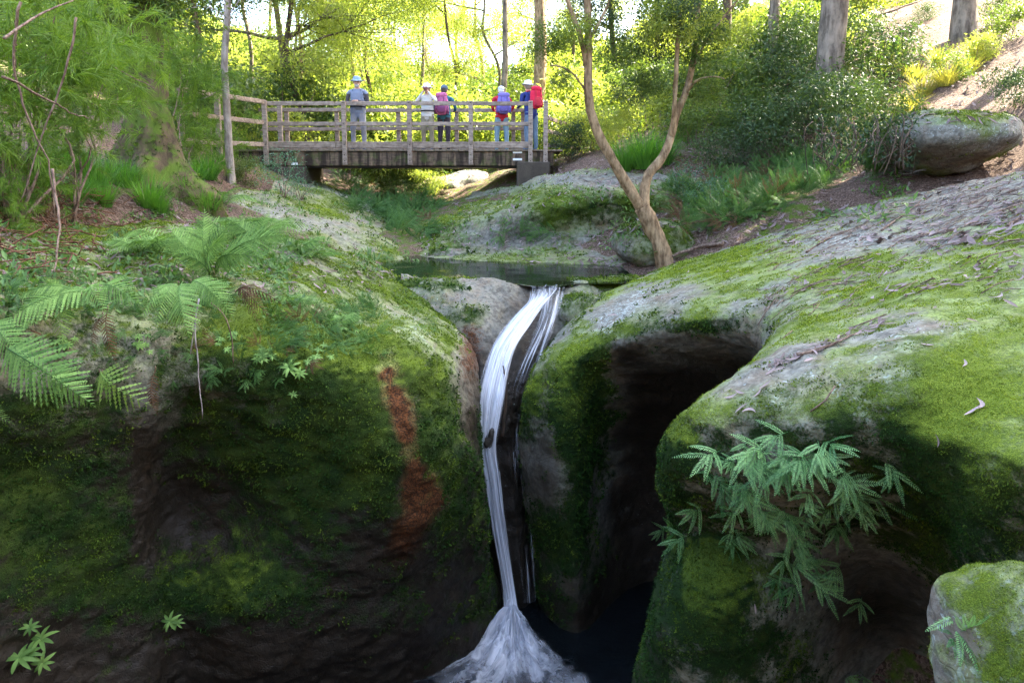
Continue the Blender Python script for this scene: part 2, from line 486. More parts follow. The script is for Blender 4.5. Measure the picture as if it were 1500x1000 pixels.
# ------------------------------------------------------------------ rocks lofted from sections
def blob(px, py, cx, cy, rx, ry, a=0.0):
    dx, dy = px - cx, py - cy
    c, s_ = math.cos(math.radians(a)), math.sin(math.radians(a))
    return np.exp(-((dx * c + dy * s_) / rx) ** 2 - ((-dx * s_ + dy * c) / ry) ** 2)

def polyline(px, py, pts, r):
    d = np.full(len(px), 1e9)
    for (x0, y0), (x1, y1) in zip(pts[:-1], pts[1:]):
        t = np.clip(((px - x0) * (x1 - x0) + (py - y0) * (y1 - y0)) / max(1e-6, (x1 - x0) ** 2 + (y1 - y0) ** 2), 0, 1)
        d = np.minimum(d, np.hypot(px - x0 - t * (x1 - x0), py - y0 - t * (y1 - y0)))
    return np.exp(-(d / r) ** 2)
TUFT_JOBS = []
def finish_rock(name, v, nu, nv, disp, paint, label, wrap=False, tufts=True, density=1.0, parent=None, mat=None):
    n = grid_normals(v, nu, nv)
    px, py, d = pix(v)
    front = d > 0.2
    s = np.sign(np.median(((EYE - v) * n).sum(1)[front])) if not wrap else np.sign(np.median(((v - v.mean(0)) * n).sum(1)))
    n = n * s
    for (sc, amp, oc, ax) in disp:
        v = v + n * (amp * fbm(v / sc * np.array(ax), oc))[:, None]
    n = grid_normals(v, nu, nv) * s
    px, py, d = pix(v)
    a = {'moss': np.zeros(len(v)), 'hue': np.zeros(len(v)), 'rust': np.zeros(len(v)), 'lich': np.zeros(len(v)), 'wet_shade': np.zeros(len(v))}
    paint(a, v, n, px, py)
    f = grid_faces(nu, nv)
    if s < 0: f = f[:, ::-1]
    o = link(name, new_mesh(name, v, f, mat or M_ROCK, True, a), parent)
    if parent is None: tag(o, label, 'rock')
    bvh_add(v, nu, nv)
    if tufts: TUFT_JOBS.append((o, v, n, f, a, density))
    return o

def loft(name, ctrl, nu, nv, disp, paint, label, **kw):
    c = np.array([[P(*q) for q in col] for col in ctrl])
    v = np.einsum('im,mkc,jk->ijc', crom_w(c.shape[0], nu), c, crom_w(c.shape[1], nv)).reshape(-1, 3)
    return finish_rock(name, v, nu, nv, disp, paint, label, **kw)

# --- left rock wall
L = [
 [(-380,1120,3.0),(-380,950,3.0),(-380,800,2.95),(-380,680,2.9),(-380,580,2.8),(-380,480,2.75),(-380,400,3.0),(-380,330,3.6),(-380,250,4.6),(-380,170,6)],
 [(-20,1120,3.9),(-20,960,3.9),(-20,820,3.85),(-20,700,3.8),(-20,600,3.65),(-20,500,3.6),(-20,425,3.9),(-20,365,4.6),(-20,320,5.6),(-20,285,7)],
 [(130,1120,4.4),(130,960,4.4),(130,830,4.3),(130,700,4.2),(130,610,4.05),(130,520,4.0),(135,450,4.3),(140,390,5.2),(145,345,6.4),(150,318,8)],
 [(215,1120,4.7),(210,970,4.6),(205,840,4.55),(205,730,4.5),(212,630,4.3),(220,540,4.2),(225,462,4.4),(230,392,5.4),(230,342,6.7),(235,318,8.5)],
 [(285,1120,5.0),(285,980,4.95),(275,890,4.75),(262,760,4.95),(268,640,4.75),(280,545,4.35),(290,472,4.5),(295,398,5.6),(300,350,7),(305,325,8.8)],
 [(390,1120,5.2),(390,990,5.05),(385,885,4.75),(395,765,4.95),(405,650,4.75),(415,575,4.5),(425,508,4.6),(425,428,5.7),(420,372,7.2),(415,338,9)],
 [(540,1120,5.6),(540,990,5.45),(535,880,5.25),(535,770,4.98),(540,655,4.75),(545,585,4.75),(548,515,4.95),(528,447,6.2),(508,400,7.6),(490,362,9.5)],
 [(635,1120,6.0),(638,1000,5.9),(640,890,5.7),(640,770,5.3),(640,660,5.1),(638,580,5.1),(622,515,5.4),(585,455,6.8),(556,413,8.2),(536,380,10)],
 [(715,1120,6.45),(720,1000,6.35),(718,890,6.25),(704,770,5.95),(692,660,5.75),(684,590,5.8),(658,515,6.1),(612,460,7.2),(582,424,8.5),(566,394,10.2)],
 [(728,1120,7.3),(730,1000,7.3),(727,890,7.2),(712,770,7.1),(699,660,6.9),(697,580,6.8),(688,515,6.8),(648,468,7.6),(606,432,8.7),(586,404,10.3)],
 [(720,1120,8.4),(720,1000,8.4),(715,890,8.4),(705,770,8.3),(700,660,8.2),(700,580,8.0),(695,520,7.8),(665,478,8.2),(620,445,9.0),(596,418,10.4)]]
def paint_left(a, v, n, px, py):
    up = n[:, 2]; nz = fbm(v * 1.7, 4)
    a['moss'] += 0.56 + 0.12 * up + 0.30 * nz
    a['moss'] += 0.45 * blob(px, py, 500, 660, 150, 110) + 0.45 * blob(px, py, 640, 640, 55, 120) + 0.5 * blob(px, py, 330, 870, 150, 40) + .3 * blob(px, py, 470, 500, 120, 60)
    a['moss'] -= 0.5 * blob(px, py, 420, 975, 450, 60) + 0.25 * blob(px, py, 270, 740, 60, 80) + 0.55 * blob(px, py, 690, 560, 22, 130) - 0.25 * blob(px, py, 90, 720, 170, 170) + .25 * blob(px, py, 500, 455, 130, 25, 20)
    a['moss'] -= 0.4 * blob(px, py, 610, 480, 70, 14, 38)
    a['hue'] += np.clip(0.05 + 0.55 * sstep(0.30, 0.85, up) + 0.16 * nz + 0.25 * blob(px, py, 630, 560, 70, 60), 0, 1)  # steep faces get the darker moss, painting the wall's shade
    seam = polyline(px, py, [(566, 548), (582, 590), (596, 640), (610, 690), (602, 735), (632, 705), (642, 728), (606, 765), (590, 790)], 18) * np.clip(.92 + .4 * fbm(v * 6, 4), 0, 1)
    seam2 = polyline(px, py, [(560, 535), (582, 590), (596, 640), (612, 690), (625, 715), (604, 765), (585, 810)], 30)
    a['rust'] += .75 * seam2 + .5 * seam + 0.55 * blob(px, py, 690, 520, 20, 60) + 0.30 * blob(px, py, 215, 700, 26, 130) + .2
    a['moss'] -= .75 * seam + .25 * seam2 + 0.7 * blob(px, py, 215, 700, 20, 130)
    a['wet_shade'] += (1 - .92 * np.minimum(1, 1.3 * seam)) * np.clip(sstep(500, 680, py) * 1.0 + 0.9 * blob(px, py, 710, 760, 30, 250) + 0.8 * blob(px, py, 270, 740, 80, 90), 0, 1)  # shade of the low wall and hollow painted in with the wetness
    a['lich'] += 0.45 * blob(px, py, 600, 485, 70, 14, 40) + .25 * blob(px, py, 480, 440, 90, 40) + .12 * nz
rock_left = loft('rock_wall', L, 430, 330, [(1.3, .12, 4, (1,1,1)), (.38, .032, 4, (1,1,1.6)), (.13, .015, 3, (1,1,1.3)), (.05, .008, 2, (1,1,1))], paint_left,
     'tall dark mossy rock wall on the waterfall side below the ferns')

# --- channel behind the fall and the hump beside the upper pool
F = [
 [(560,1100,8.6),(560,900,8.6),(570,700,8.6),(590,560,8.3),(590,500,8.1),(585,452,8.2),(585,420,8.6),(585,401,9.0),(585,408,9.8)],
 [(640,1100,8.2),(640,900,8.2),(645,700,8.2),(650,560,8.0),(655,500,7.7),(650,445,7.9),(648,415,8.4),(645,403,8.8),(645,418,9.6)],
 [(690,1100,7.6),(690,900,7.5),(690,700,7.5),(690,560,7.5),(700,500,7.55),(708,450,7.9),(712,424,8.3),(715,405,8.7),(718,425,9.6)],
 [(728,1100,7.0),(728,900,6.9),(712,700,7.05),(700,590,7.2),(724,512,7.55),(742,464,8.0),(748,428,8.35),(752,409,8.72),(765,425,9.6)],
 [(755,1100,6.95),(755,900,6.85),(738,700,6.98),(727,590,7.15),(750,512,7.55),(770,470,8.0),(782,441,8.35),(788,425,8.75),(792,421,9.6)],
 [(780,1100,7.0),(780,900,6.9),(760,700,7.0),(752,590,7.2),(780,512,7.6),(800,468,8.05),(812,441,8.4),(818,424,8.8),(822,420,9.6)],
 [(830,1100,7.6),(830,900,7.6),(800,700,7.6),(800,580,7.6),(815,505,7.8),(832,465,8.15),(842,432,8.5),(848,411,8.9),(850,414,9.6)],
 [(900,1100,8.2),(900,900,8.2),(880,700,8.2),(880,580,8.2),(880,500,8.2),(890,460,8.5),(900,430,8.9),(905,415,9.3),(910,407,9.9)]]
def paint_fall(a, v, n, px, py):
    nz = fbm(v * 2.2, 4)
    a['moss'] += 0.15 + 0.2 * n[:, 2] + 0.4 * nz + 0.9 * blob(px, py, 690, 462, 45, 22) + 0.5 * blob(px, py, 660, 418, 50, 8) + .5 * blob(px, py, 860, 460, 40, 20) - 1.2 * blob(px, py, 765, 480, 40, 80) - 1.2 * blob(px, py, 745, 700, 60, 220)
    a['hue'] += 0.18 + 0.2 * nz
    a['rust'] += 0.25 + 0.5 * blob(px, py, 690, 520, 20, 60) + .25 * blob(px, py, 620, 440, 60, 15)
    a['wet_shade'] += np.clip(sstep(470, 560, py) + blob(px, py, 780, 470, 50, 60), 0, 1)
    a['lich'] += 0.1 + .15 * blob(px, py, 610, 440, 60, 20)
loft('waterfall_rock', F, 220, 300, [(.9, .05, 4, (1,1,1)), (.25, .03, 4, (1,1,1.6)), (.08, .012, 3, (1,1,1))], paint_fall,
     'wetted brown rock lip and chute under the falling water', density=.8)

# --- right rock mass with the bay under its rim
R = [
 [(800,1100,8.4),(795,900,8.4),(785,750,8.4),(785,640,8.2),(800,550,8.2),(825,500,8.4),(860,455,8.8),(905,424,9.4),(950,402,10.0)],
 [(788,1100,7.5),(785,900,7.5),(772,760,7.5),(766,650,7.4),(782,560,7.4),(812,500,7.7),(852,455,8.2),(905,420,8.9),(955,396,9.8)],
 [(800,1100,6.75),(795,930,6.72),(786,780,6.68),(772,655,6.6),(774,575,6.6),(802,512,6.8),(862,456,7.5),(932,414,8.5),(1003,378,9.9)],
 [(852,1100,6.4),(848,940,6.4),(845,780,6.35),(838,645,6.3),(838,555,6.3),(856,500,6.45),(936,434,7.2),(1012,391,8.4),(1085,352,9.7)],
 [(905,1100,6.9),(898,940,6.9),(890,800,7.1),(880,670,7.15),(876,560,6.55),(895,494,6.1),(985,432,6.5),(1072,378,7.8),(1155,328,9.5)],
 [(960,1100,7.3),(960,940,7.3),(960,800,7.5),(955,670,7.4),(970,560,6.5),(1000,478,5.6),(1058,428,5.9),(1152,367,7.1),(1243,300,9.2)],
 [(1040,1100,7.1),(1040,940,7.1),(1040,800,7.2),(1048,670,7.1),(1072,560,6.1),(1095,482,5.2),(1140,432,5.3),(1232,362,6.4),(1335,282,8.7)],
 [(1105,1100,6.6),(1105,940,6.6),(1105,800,6.5),(1110,670,6.3),(1116,575,5.5),(1126,503,4.75),(1168,450,4.75),(1284,370,5.8),(1422,262,8.2)],
 [(1100,1100,6.0),(1100,940,6.0),(1100,800,5.9),(1096,690,5.6),(1086,612,5.0),(1090,545,4.25),(1160,482,4.2),(1322,386,5.1),(1524,244,7.5)],
 [(1040,1100,5.3),(1040,940,5.3),(1040,800,5.2),(1036,710,4.9),(1030,640,4.4),(1038,573,3.85),(1130,511,3.8),(1344,401,4.5),(1605,234,6.8)],
 [(965,1100,4.7),(968,960,4.6),(990,850,4.6),(992,750,4.4),(978,680,3.95),(992,613,3.6),(1090,546,3.5),(1354,421,4.0),(1705,224,6)],
 [(925,1100,4.1),(918,1000,4.05),(952,890,3.95),(990,768,4.15),(970,705,3.62),(998,642,3.4),(1100,576,3.3),(1374,446,3.6),(1805,234,5.2)],
 [(985,1100,3.75),(985,985,3.6),(1015,875,3.55),(1060,772,3.85),(1050,706,3.32),(1070,642,3.2),(1150,591,3.1),(1404,481,3.2),(1905,264,4.5)],
 [(1130,1100,3.7),(1125,985,3.6),(1125,880,3.6),(1140,790,3.75),(1150,715,3.12),(1165,652,3.0),(1230,602,2.9),(1454,521,2.9),(2005,304,3.8)],
 [(1280,1100,4.3),(1280,985,4.3),(1285,880,4.2),(1290,795,3.8),(1280,715,3.2),(1290,662,2.9),(1340,622,2.75),(1534,561,2.7),(2105,384,3.3)],
 [(1390,1100,4.1),(1390,985,4.1),(1395,895,3.7),(1385,800,3.2),(1375,725,2.85),(1388,672,2.65),(1440,642,2.5),(1624,601,2.4),(2205,454,2.9)],
 [(1460,1100,3.2),(1460,985,3.0),(1445,885,2.85),(1440,805,2.65),(1462,725,2.4),(1492,692,2.3),(1560,662,2.2),(1754,641,2.1),(2305,564,2.5)],
 [(1650,1100,2.5),(1650,985,2.4),(1640,885,2.3),(1640,805,2.2),(1660,745,2.1),(1690,712,2.05),(1750,692,2.0),(1900,692,2.0),(2405,654,2.3)]]
def paint_right(a, v, n, px, py):
    up = n[:, 2]; nz = fbm(v * np.array([1.5, 1.5, 1.5]), 5); nd = fbm(v * np.array([2.2, .8, 1.5]) + 5, 4) + .5 * fbm(v @ rotz(.5).T * np.array([1.6, 7.0, 3.0]) + 9, 4)
    top = sstep(0.25, 0.6, up)
    a['moss'] += 0.45 + 0.03 * top + 0.32 * nz + 0.27 * nd + .45 * blob(px, py, 1010, 900, 60, 90) + .4 * blob(px, py, 1480, 740, 60, 60)
    a['moss'] += 0.45 * blob(px, py, 840, 600, 45, 90) + 0.5 * blob(px, py, 870, 700, 60, 160) + 0.35 * blob(px, py, 1000, 480, 150, 16) + .35 * blob(px, py, 1420, 560, 140, 100) + .2 * blob(px, py, 1150, 440, 200, 30, -15) + .55 * blob(px, py, 1040, 860, 110, 120) + .45 * blob(px, py, 1060, 640, 150, 90) + .3 * blob(px, py, 1300, 610, 150, 60) + .45 * blob(px, py, 1380, 720, 70, 120) + .3 * blob(px, py, 1250, 660, 90, 50) + .4 * blob(px, py, 985, 700, 25, 50)
    a['moss'] -= 0.75 * blob(px, py, 900, 455, 55, 16, -35) + .3 * blob(px, py, 1200, 370, 110, 22, -20) + .35 * blob(px, py, 1400, 290, 130, 40, -25) + .2 * blob(px, py, 1050, 590, 70, 30, -30)
    wx, wy = px + 34 * fbm(v * 2.6 + 3, 4), py + 26 * fbm(v * np.array([2.0, 2.0, 4.0]) + 8, 4)
    dark = np.maximum(sstep(850, 925, wx) * sstep(1165, 1105, wx) * sstep(480, 545, wy) * sstep(4.6, 5.2, v[:, 1]) * sstep(.5, .12, up), np.maximum(blob(px, py, 950, 800, 60, 170) * sstep(4.9, 5.8, v[:, 1]), blob(px, py, 1290, 890, 100, 80)))  # mask that paints the shade of the bay and undercut into the rock
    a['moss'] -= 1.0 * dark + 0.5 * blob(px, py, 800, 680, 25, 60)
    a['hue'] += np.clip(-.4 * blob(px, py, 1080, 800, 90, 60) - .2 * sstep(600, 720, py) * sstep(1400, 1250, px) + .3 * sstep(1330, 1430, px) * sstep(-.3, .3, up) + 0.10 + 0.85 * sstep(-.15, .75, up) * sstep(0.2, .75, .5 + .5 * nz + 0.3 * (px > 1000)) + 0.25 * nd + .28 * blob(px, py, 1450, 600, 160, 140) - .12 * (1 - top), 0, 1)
    a['wet_shade'] += np.clip(1.0 * dark + 0.9 * sstep(720, 900, py) * (px < 980) + .7 * blob(px, py, 800, 700, 25, 150), 0, 1)  # painted bay and low wall shade, plus real wetness by the fall
    a['lich'] += np.clip(0.22 * top + .18 * nd + .3 * blob(px, py, 1270, 610, 90, 30) + .35 * blob(px, py, 900, 470, 50, 14, -35) + .2 * blob(px, py, 1230, 350, 60, 15) + .2 * blob(px, py, 830, 620, 30, 60), 0, .5)
    a['rust'] += 0.12 + .35 * blob(px, py, 1370, 720, 14, 30)
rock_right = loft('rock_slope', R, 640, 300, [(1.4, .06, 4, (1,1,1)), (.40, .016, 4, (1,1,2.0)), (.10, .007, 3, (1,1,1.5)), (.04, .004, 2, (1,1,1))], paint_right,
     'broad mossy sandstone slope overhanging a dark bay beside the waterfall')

# --- mossy dome of rock below the right end of the bridge
D = [
 [(590,420,12.2),(592,388,12.3),(598,366,12.8),(610,350,13.4),(630,332,14),(660,305,15.5),(690,280,17.3)],
 [(670,420,11.7),(670,378,12),(678,352,12.5),(690,330,12.9),(708,314,13.4),(735,290,14.6),(762,265,16.6)],
 [(770,420,11.6),(770,372,11.9),(775,345,12.5),(785,310,12.3),(798,292,12.6),(812,274,13.8),(824,255,15.8)],
 [(880,420,11.4),(878,368,11.8),(880,335,12.3),(882,298,12.0),(884,279,12.3),(886,264,13.4),(888,247,15.2)],
 [(960,420,11.2),(960,366,11.6),(958,330,12.0),(955,296,12.0),(950,276,12.4),(945,260,13.5),(942,242,15.2)],
 [(1060,420,11.2),(1060,360,11.6),(1055,325,11.9),(1045,295,12.0),(1035,278,12.5),(1025,262,13.6),(1015,246,15.2)]]
def paint_dome(a, v, n, px, py):
    nz = fbm(v * 1.3, 4)
    a['moss'] += 0.48 + 0.25 * nz + .35 * blob(px, py, 860, 300, 80, 25) + .4 * blob(px, py, 640, 330, 40, 40) - .5 * blob(px, py, 760, 345, 60, 12) - .35 * blob(px, py, 850, 262, 120, 14)
    a['hue'] += np.clip(.30 + .3 * nz + .25 * n[:, 2], 0, 1)
    a['lich'] += np.clip(.06 + .25 * blob(px, py, 840, 270, 80, 14) + .15 * nz, 0, .5); a['rust'] += .1
    a['wet_shade'] += .5 * blob(px, py, 740, 350, 70, 10)
loft('rock_dome', D, 260, 150, [(1.6, .16, 4, (1,1,1.4)), (.4, .05, 4, (1,1,2)), (.12, .015, 3, (1,1,1))], paint_dome,
     'rounded mossy rock outcrop below the right end of the bridge', density=.6)

# --- smooth slabs on the left of the upper pool
S1 = [
 [(300,420,8.2),(305,352,9.2),(315,312,10.6),(335,288,12.2),(355,276,14)],
 [(420,425,8.8),(425,372,9.8),(438,334,11.0),(452,310,12.6),(462,298,14)],
 [(515,430,9.6),(520,392,10.4),(528,358,11.6),(538,340,13.0),(545,334,14.2)],
 [(588,430,10.2),(590,402,10.8),(593,380,11.8),(597,368,13),(600,362,14)],
 [(650,430,10.4),(650,412,11.0),(648,398,11.7),(646,390,12.6),(644,384,13.4)]]
def paint_slab(a, v, n, px, py):
    nz = fbm(v * 1.3, 4)
    a['moss'] += .50 + .35 * nz - .35 * blob(px, py, 580, 398, 60, 8); a['hue'] += np.clip(.55 + .35 * nz, 0, 1); a['lich'] += .08 + .1 * nz; a['rust'] += .15
loft('rock_slab', S1, 200, 120, [(1.2, .08, 4, (1,1,1)), (.35, .035, 4, (1,1,1.5)), (.1, .012, 3, (1,1,1))], paint_slab,
     'smooth pale green rock slab sloping down to the left end of the upper pool', density=.6)
S2 = [
 [(380,330,12.4),(390,292,13.4),(400,266,15),(410,252,17),(415,248,18.5)],
 [(440,345,12.4),(448,308,13.4),(456,285,15),(464,268,17),(468,262,18.5)],
 [(510,360,12.4),(514,332,13.3),(520,312,14.8),(528,298,16.8),(532,292,18.3)],
 [(560,372,12.4),(563,352,13.2),(568,338,14.6),(574,326,16.6),(578,320,18)]]
loft('rock_slab', S2, 120, 80, [(1.2, .12, 4, (1,1,1)), (.35, .04, 4, (1,1,1.5))], paint_slab,
     'shaded rock slab sloping down below the left end of the bridge', density=.5)

S3 = [
 [(560,412,10.9),(565,398,11.3),(570,386,11.9),(575,378,12.6),(580,370,13.4)],
 [(650,402,10.9),(655,386,11.3),(660,377,11.9),(665,368,12.5),(668,362,13.2)],
 [(760,402,10.9),(762,385,11.25),(765,375,11.7),(768,366,12.2),(770,358,12.9)],
 [(850,404,10.6),(855,386,11.0),(860,374,11.4),(865,362,11.9),(868,352,12.5)],
 [(920,408,10.2),(925,392,10.5),(930,378,10.9),(932,364,11.4),(934,352,12.0)],
 [(985,412,9.9),(988,396,10.2),(990,380,10.6),(992,366,11.1),(994,352,11.8)]]
loft('rock_ledge', S3, 200, 90, [(1.1, .05, 4, (1,1,1)), (.3, .03, 4, (1,1,2)), (.1, .012, 3, (1,1,1))], paint_slab,
     'low flat rock ledge along the back shore of the upper pool', density=.5)

def boulder(name, label, c, size, rz=0.0, tilt=0.0, flat=0.7, paint=None, seed=0, amp=.16, nu=90, nv=60, density=.8, p=2.6, under=1.0):
    th = np.linspace(0, 2 * np.pi, nu); ph = np.linspace(-np.pi / 2, np.pi / 2, nv)
    T, Q = np.meshgrid(th, ph, indexing='ij')
    e = 2.0 / p
    sp = lambda x: np.sign(x) * np.abs(x) ** e
    v = np.stack([sp(np.cos(Q)) * sp(np.cos(T)), sp(np.cos(Q)) * sp(np.sin(T)), sp(np.sin(Q))], -1).reshape(-1, 3)
    lowf = 1 - (1 - under) * sstep(.1, -.9, v[:, 2])
    v[:, :2] *= lowf[:, None]
    v = v * np.array(size)
    v = v + normalize(v) * (amp * fbm(v / max(size) * 1.6 + seed * 7.7, 3) * min(size))[:, None]
    v = v @ (rotz(rz) @ np.array([[math.cos(tilt), 0, math.sin(tilt)], [0, 1, 0], [-math.sin(tilt), 0, math.cos(tilt)]])).T + np.asarray(c)
    def pt(a, v, n, px, py):
        nz = fbm(v * 2 + seed, 4)
        a['moss'] += .35 + .35 * sstep(-.1, .7, n[:, 2]) + .45 * nz; a['hue'] += np.clip(.25 + .3 * nz, 0, 1); a['lich'] += .12 + .12 * nz; a['rust'] += .1
    return finish_rock(name, v, nu, nv, [(.3, .02, 3, (1,1,1)), (.1, .008, 3, (1,1,1))], paint or pt, label, wrap=True, density=density)

def paint_yellow(a, v, n, px, py):
    nz = fbm(v * 5, 4)
    a['moss'] += .48 + .5 * nz + .2 * n[:, 2]; a['hue'] += np.clip(.75 + .4 * nz, 0, 1); a['lich'] += .38 + .2 * nz; a['rust'] += .1
boulder('boulder', 'mossy pale boulder cut off by the bottom right corner of the picture', P(1520, 985, 1.95), (.24, .26, .30), paint=paint_yellow, seed=3, density=1.0, nu=120, nv=80)
def paint_shelf(a, v, n, px, py):
    nz = fbm(v * 2.5, 4)
    a['moss'] += .18 + .42 * sstep(.2, .8, n[:, 2]) + .5 * nz; a['hue'] += np.clip(.55 + .3 * nz, 0, 1); a['lich'] += .3 + .2 * nz; a['rust'] += .2
boulder('boulder', 'flat topped grey boulder jutting out of the upper right bank', P(1412, 203, 9.3) + np.array([.25, .95, -.02]), (.84, 1.2, .40), rz=-.15, tilt=-.05, paint=paint_shelf, seed=5, amp=.34, under=.55, nu=110, nv=70, p=3.2)
boulder('boulder', 'dark green boulder behind the foot of the forked tree', P(958, 356, 10.7), (.62, .5, .36), rz=.2, seed=8)
boulder('boulder', 'low flat mossy rock at the right edge of the waterfall lip', P(888, 420, 9.2), (.75, .35, .13), rz=.35, seed=9, amp=.2)
boulder('boulder', 'mossy hump of rock just below the lip right of the water', P(858, 458, 8.3), (.36, .4, .2), rz=.3, seed=10, amp=.2)
boulder('boulder', 'small dark wetted stone at the back shore of the upper pool', P(662, 374, 12.3), (.42, .3, .16), seed=12)
boulder('boulder', 'pale sunlit boulder under the bridge beside the creek', P(668, 279, 19.8), (.95, .9, .5), rz=.4, tilt=-.3, seed=14, paint=lambda a, v, n, px, py: (a['moss'].__iadd__(.05), a['hue'].__iadd__(.6), a['lich'].__iadd__(.3)), density=.3)
boulder('boulder', 'low mossy mat of rock dividing the pool from the waterfall chute', P(655, 420, 8.75), (.62, .28, .10), seed=15, density=1.2)

boulder('stone', 'small dark wetted stone splitting the waterfall halfway down', P(718, 640, 6.72), (.034, .07, .10), seed=21, tilt=.25, amp=.45, nu=40, nv=28, paint=lambda a, v, n, px, py: (a['wet_shade'].__iadd__(.9), a['moss'].__isub__(.5)), density=0.0)

# ------------------------------------------------------------------ water
Z_UP, Z_LOW = float(P(800, 416, 8.7)[2]), float(P(800, 932, 6.4)[2])
def water_mat(name, col, rip=9.0, amt=.012):
    m = NT(name)
    co = m.coord((1, 2.2, 1))
    b = m.bump(m.math('ADD', m.noise(rip, 3, .55, co), m.math('MULTIPLY', m.noise(rip * 3.1, 2, .5, co), .3)), .5, amt)
    return m.done(m.bsdf(Base_Color=col, Roughness=.02, Specular_IOR_Level=.6, IOR=1.33, Normal=b))
def water_sheet(name, x0, x1, y0, y1, z, mat, label, n=60):
    X, Y = np.meshgrid(np.linspace(x0, x1, n), np.linspace(y0, y1, n), indexing='ij')
    v = np.c_[X.ravel(), Y.ravel(), np.full(n * n, z)]
    v[:, 2] += .003 * fbm(v * 3, 2)
    if name.startswith('upper'): v[:, 1] = np.maximum(v[:, 1], 8.5 + .22 * sstep(.12, .45, np.abs(v[:, 0] - .42)))
    return tag(link(name, new_mesh(name, v, grid_faces(n, n)[:, ::-1], mat)), label, kind='structure')
water_sheet('upper_pool_water', -2.6, 1.7, 8.45, 12.2, Z_UP, water_mat('creek_water', (.006, .010, .005), 4.0, .004), 'still dark green water of the small pool above the waterfall')
water_sheet('plunge_pool_water', -3.6, 3.6, 1.0, 8.6, Z_LOW, water_mat('plunge_water', (.006, .008, .009), 6.0, .05), 'black water of the plunge pool at the foot of the fall', 120)

# ------------------------------------------------------------------ falling water
def fall_mat():
    m = NT('white_water')
    t = m.n('Attribute', attribute_name='flow')      # x across, y along
    v1 = m.n('VectorMath', {0: t.outputs[1], 1: (10.0, 1.1, 1.0)}, operation='MULTIPLY').outputs[0]
    v2 = m.n('VectorMath', {0: t.outputs[1], 1: (30.0, 1.8, 1.0)}, operation='MULTIPLY').outputs[0]
    s1 = m.noise(1.0, 3, .55, v1, .3); s2 = m.noise(1.0, 3, .6, v2)
    st = m.math('ADD', m.math('MULTIPLY', s1, .65), m.math('MULTIPLY', s2, .35))
    a = m.math('ADD', m.attr('dens'), m.math('MULTIPLY', m.math('SUBTRACT', st, .5), 2.5))
    a = m.ss(a, .0, .95)
    col = m.mix(m.ss(st, .3, .7), (.66, .70, .76), (.86, .88, .92))
    d = m.n('BsdfDiffuse', {'Color': col, 'Normal': m.bump(st, .35, .02)}).outputs[0]
    tl = m.n('BsdfTranslucent', {'Color': col}).outputs[0]
    g = m.n('BsdfGlossy', {'Color': (.8, .85, .9, 1), 'Roughness': .3}).outputs[0]
    sh = m.n('MixShader', {0: .35, 1: d, 2: tl}).outputs[0]
    sh = m.n('MixShader', {0: .06, 1: sh, 2: g}).outputs[0]
    tr = m.n('BsdfTransparent').outputs[0]
    return m.done(m.n('MixShader', {0: a, 1: tr, 2: sh}).outputs[0])
M_FALL = fall_mat()

def flow_sheet(sec, dens, nu=26, nv=160, bulge=.06, off=(0, -.17, .04), seed=0.0):
    """sec: (left px, right px, py, Y) down the stream; returns vertices, faces, attributes."""
    l = spline([P(a, c, d) for a, b, c, d in sec], nv); r = spline([P(b, c, d) for a, b, c, d in sec], nv)
    t = np.linspace(0, 1, nu)
    v = l[None] * (1 - t)[:, None, None] + r[None] * t[:, None, None]
    wd = np.linalg.norm(r - l, axis=1)
    b = np.sin(np.pi * t)[:, None] * (bulge * np.minimum(1, wd / .35))[None]
    v = v + np.array(off)
    v[..., 1] -= b; v[..., 2] += .3 * b
    alng = np.concatenate([[0], np.cumsum(np.linalg.norm(np.diff((l + r) / 2, axis=0), axis=1))])
    q = np.stack([np.broadcast_to(t[:, None], (nu, nv)) * 6, np.broadcast_to(alng[None], (nu, nv)) * .8, np.full((nu, nv), seed)], -1).reshape(-1, 3)
    v = v.reshape(-1, 3)
    v[:, 1] -= .035 * fbm(q, 3)
    edge = np.minimum(1, np.minimum(t, 1 - t) / .16)[:, None]
    dd = spline(np.array(dens, float)[:, None], nv)[:, 0][None] * (.25 + .75 * edge)
    dd = dd - .35 * (1 - edge)
    fl = np.stack([np.broadcast_to(t[:, None] * (wd.mean() / .3), (nu, nv)) + seed, np.broadcast_to(alng[None], (nu, nv)), np.full((nu, nv), seed)], -1).reshape(-1, 3)
    return v, grid_faces(nu, nv), fl, dd.ravel()

def water_obj(name, v, f, fl, dd, parent):
    return link(name, new_mesh(name, v, f, M_FALL, True, {'dens': dd}, colors={'flow': fl}), parent)

waterfall = thing('waterfall', 'white silky ribbon of water falling through the rock cleft', 'waterfall')
main_sec = [(772,822,420,8.8),(773,814,431,8.35),(772,800,444,8.1),(758,790,458,7.98),(738,776,480,7.78),(719,756,510,7.5),(707,746,545,7.28),(699,740,580,7.1),
            (698,734,615,7.0),(702,728,650,6.93),(710,733,690,6.9),(716,737,730,6.87),(724,744,780,6.84),(733,751,830,6.8),(739,757,870,6.72),(738,762,900,6.55),(734,768,925,6.3)]
water_obj('main_stream', *flow_sheet(main_sec, [.0,.15,.5,.95,.9,.75,.7,.7,.75,1.0,1.4,1.4,1.4,1.4,1.5,1.4,1.2]), waterfall)
water_obj('main_stream', *flow_sheet([(a - 2, b + 2, c, d) for a, b, c, d in main_sec], [.0,.2,.5,.6,.6,.5,.45,.4,.4,.5,.6,.6,.6,.6,.7,.6,.5], off=(0, -.21, .06), seed=3.3), waterfall)
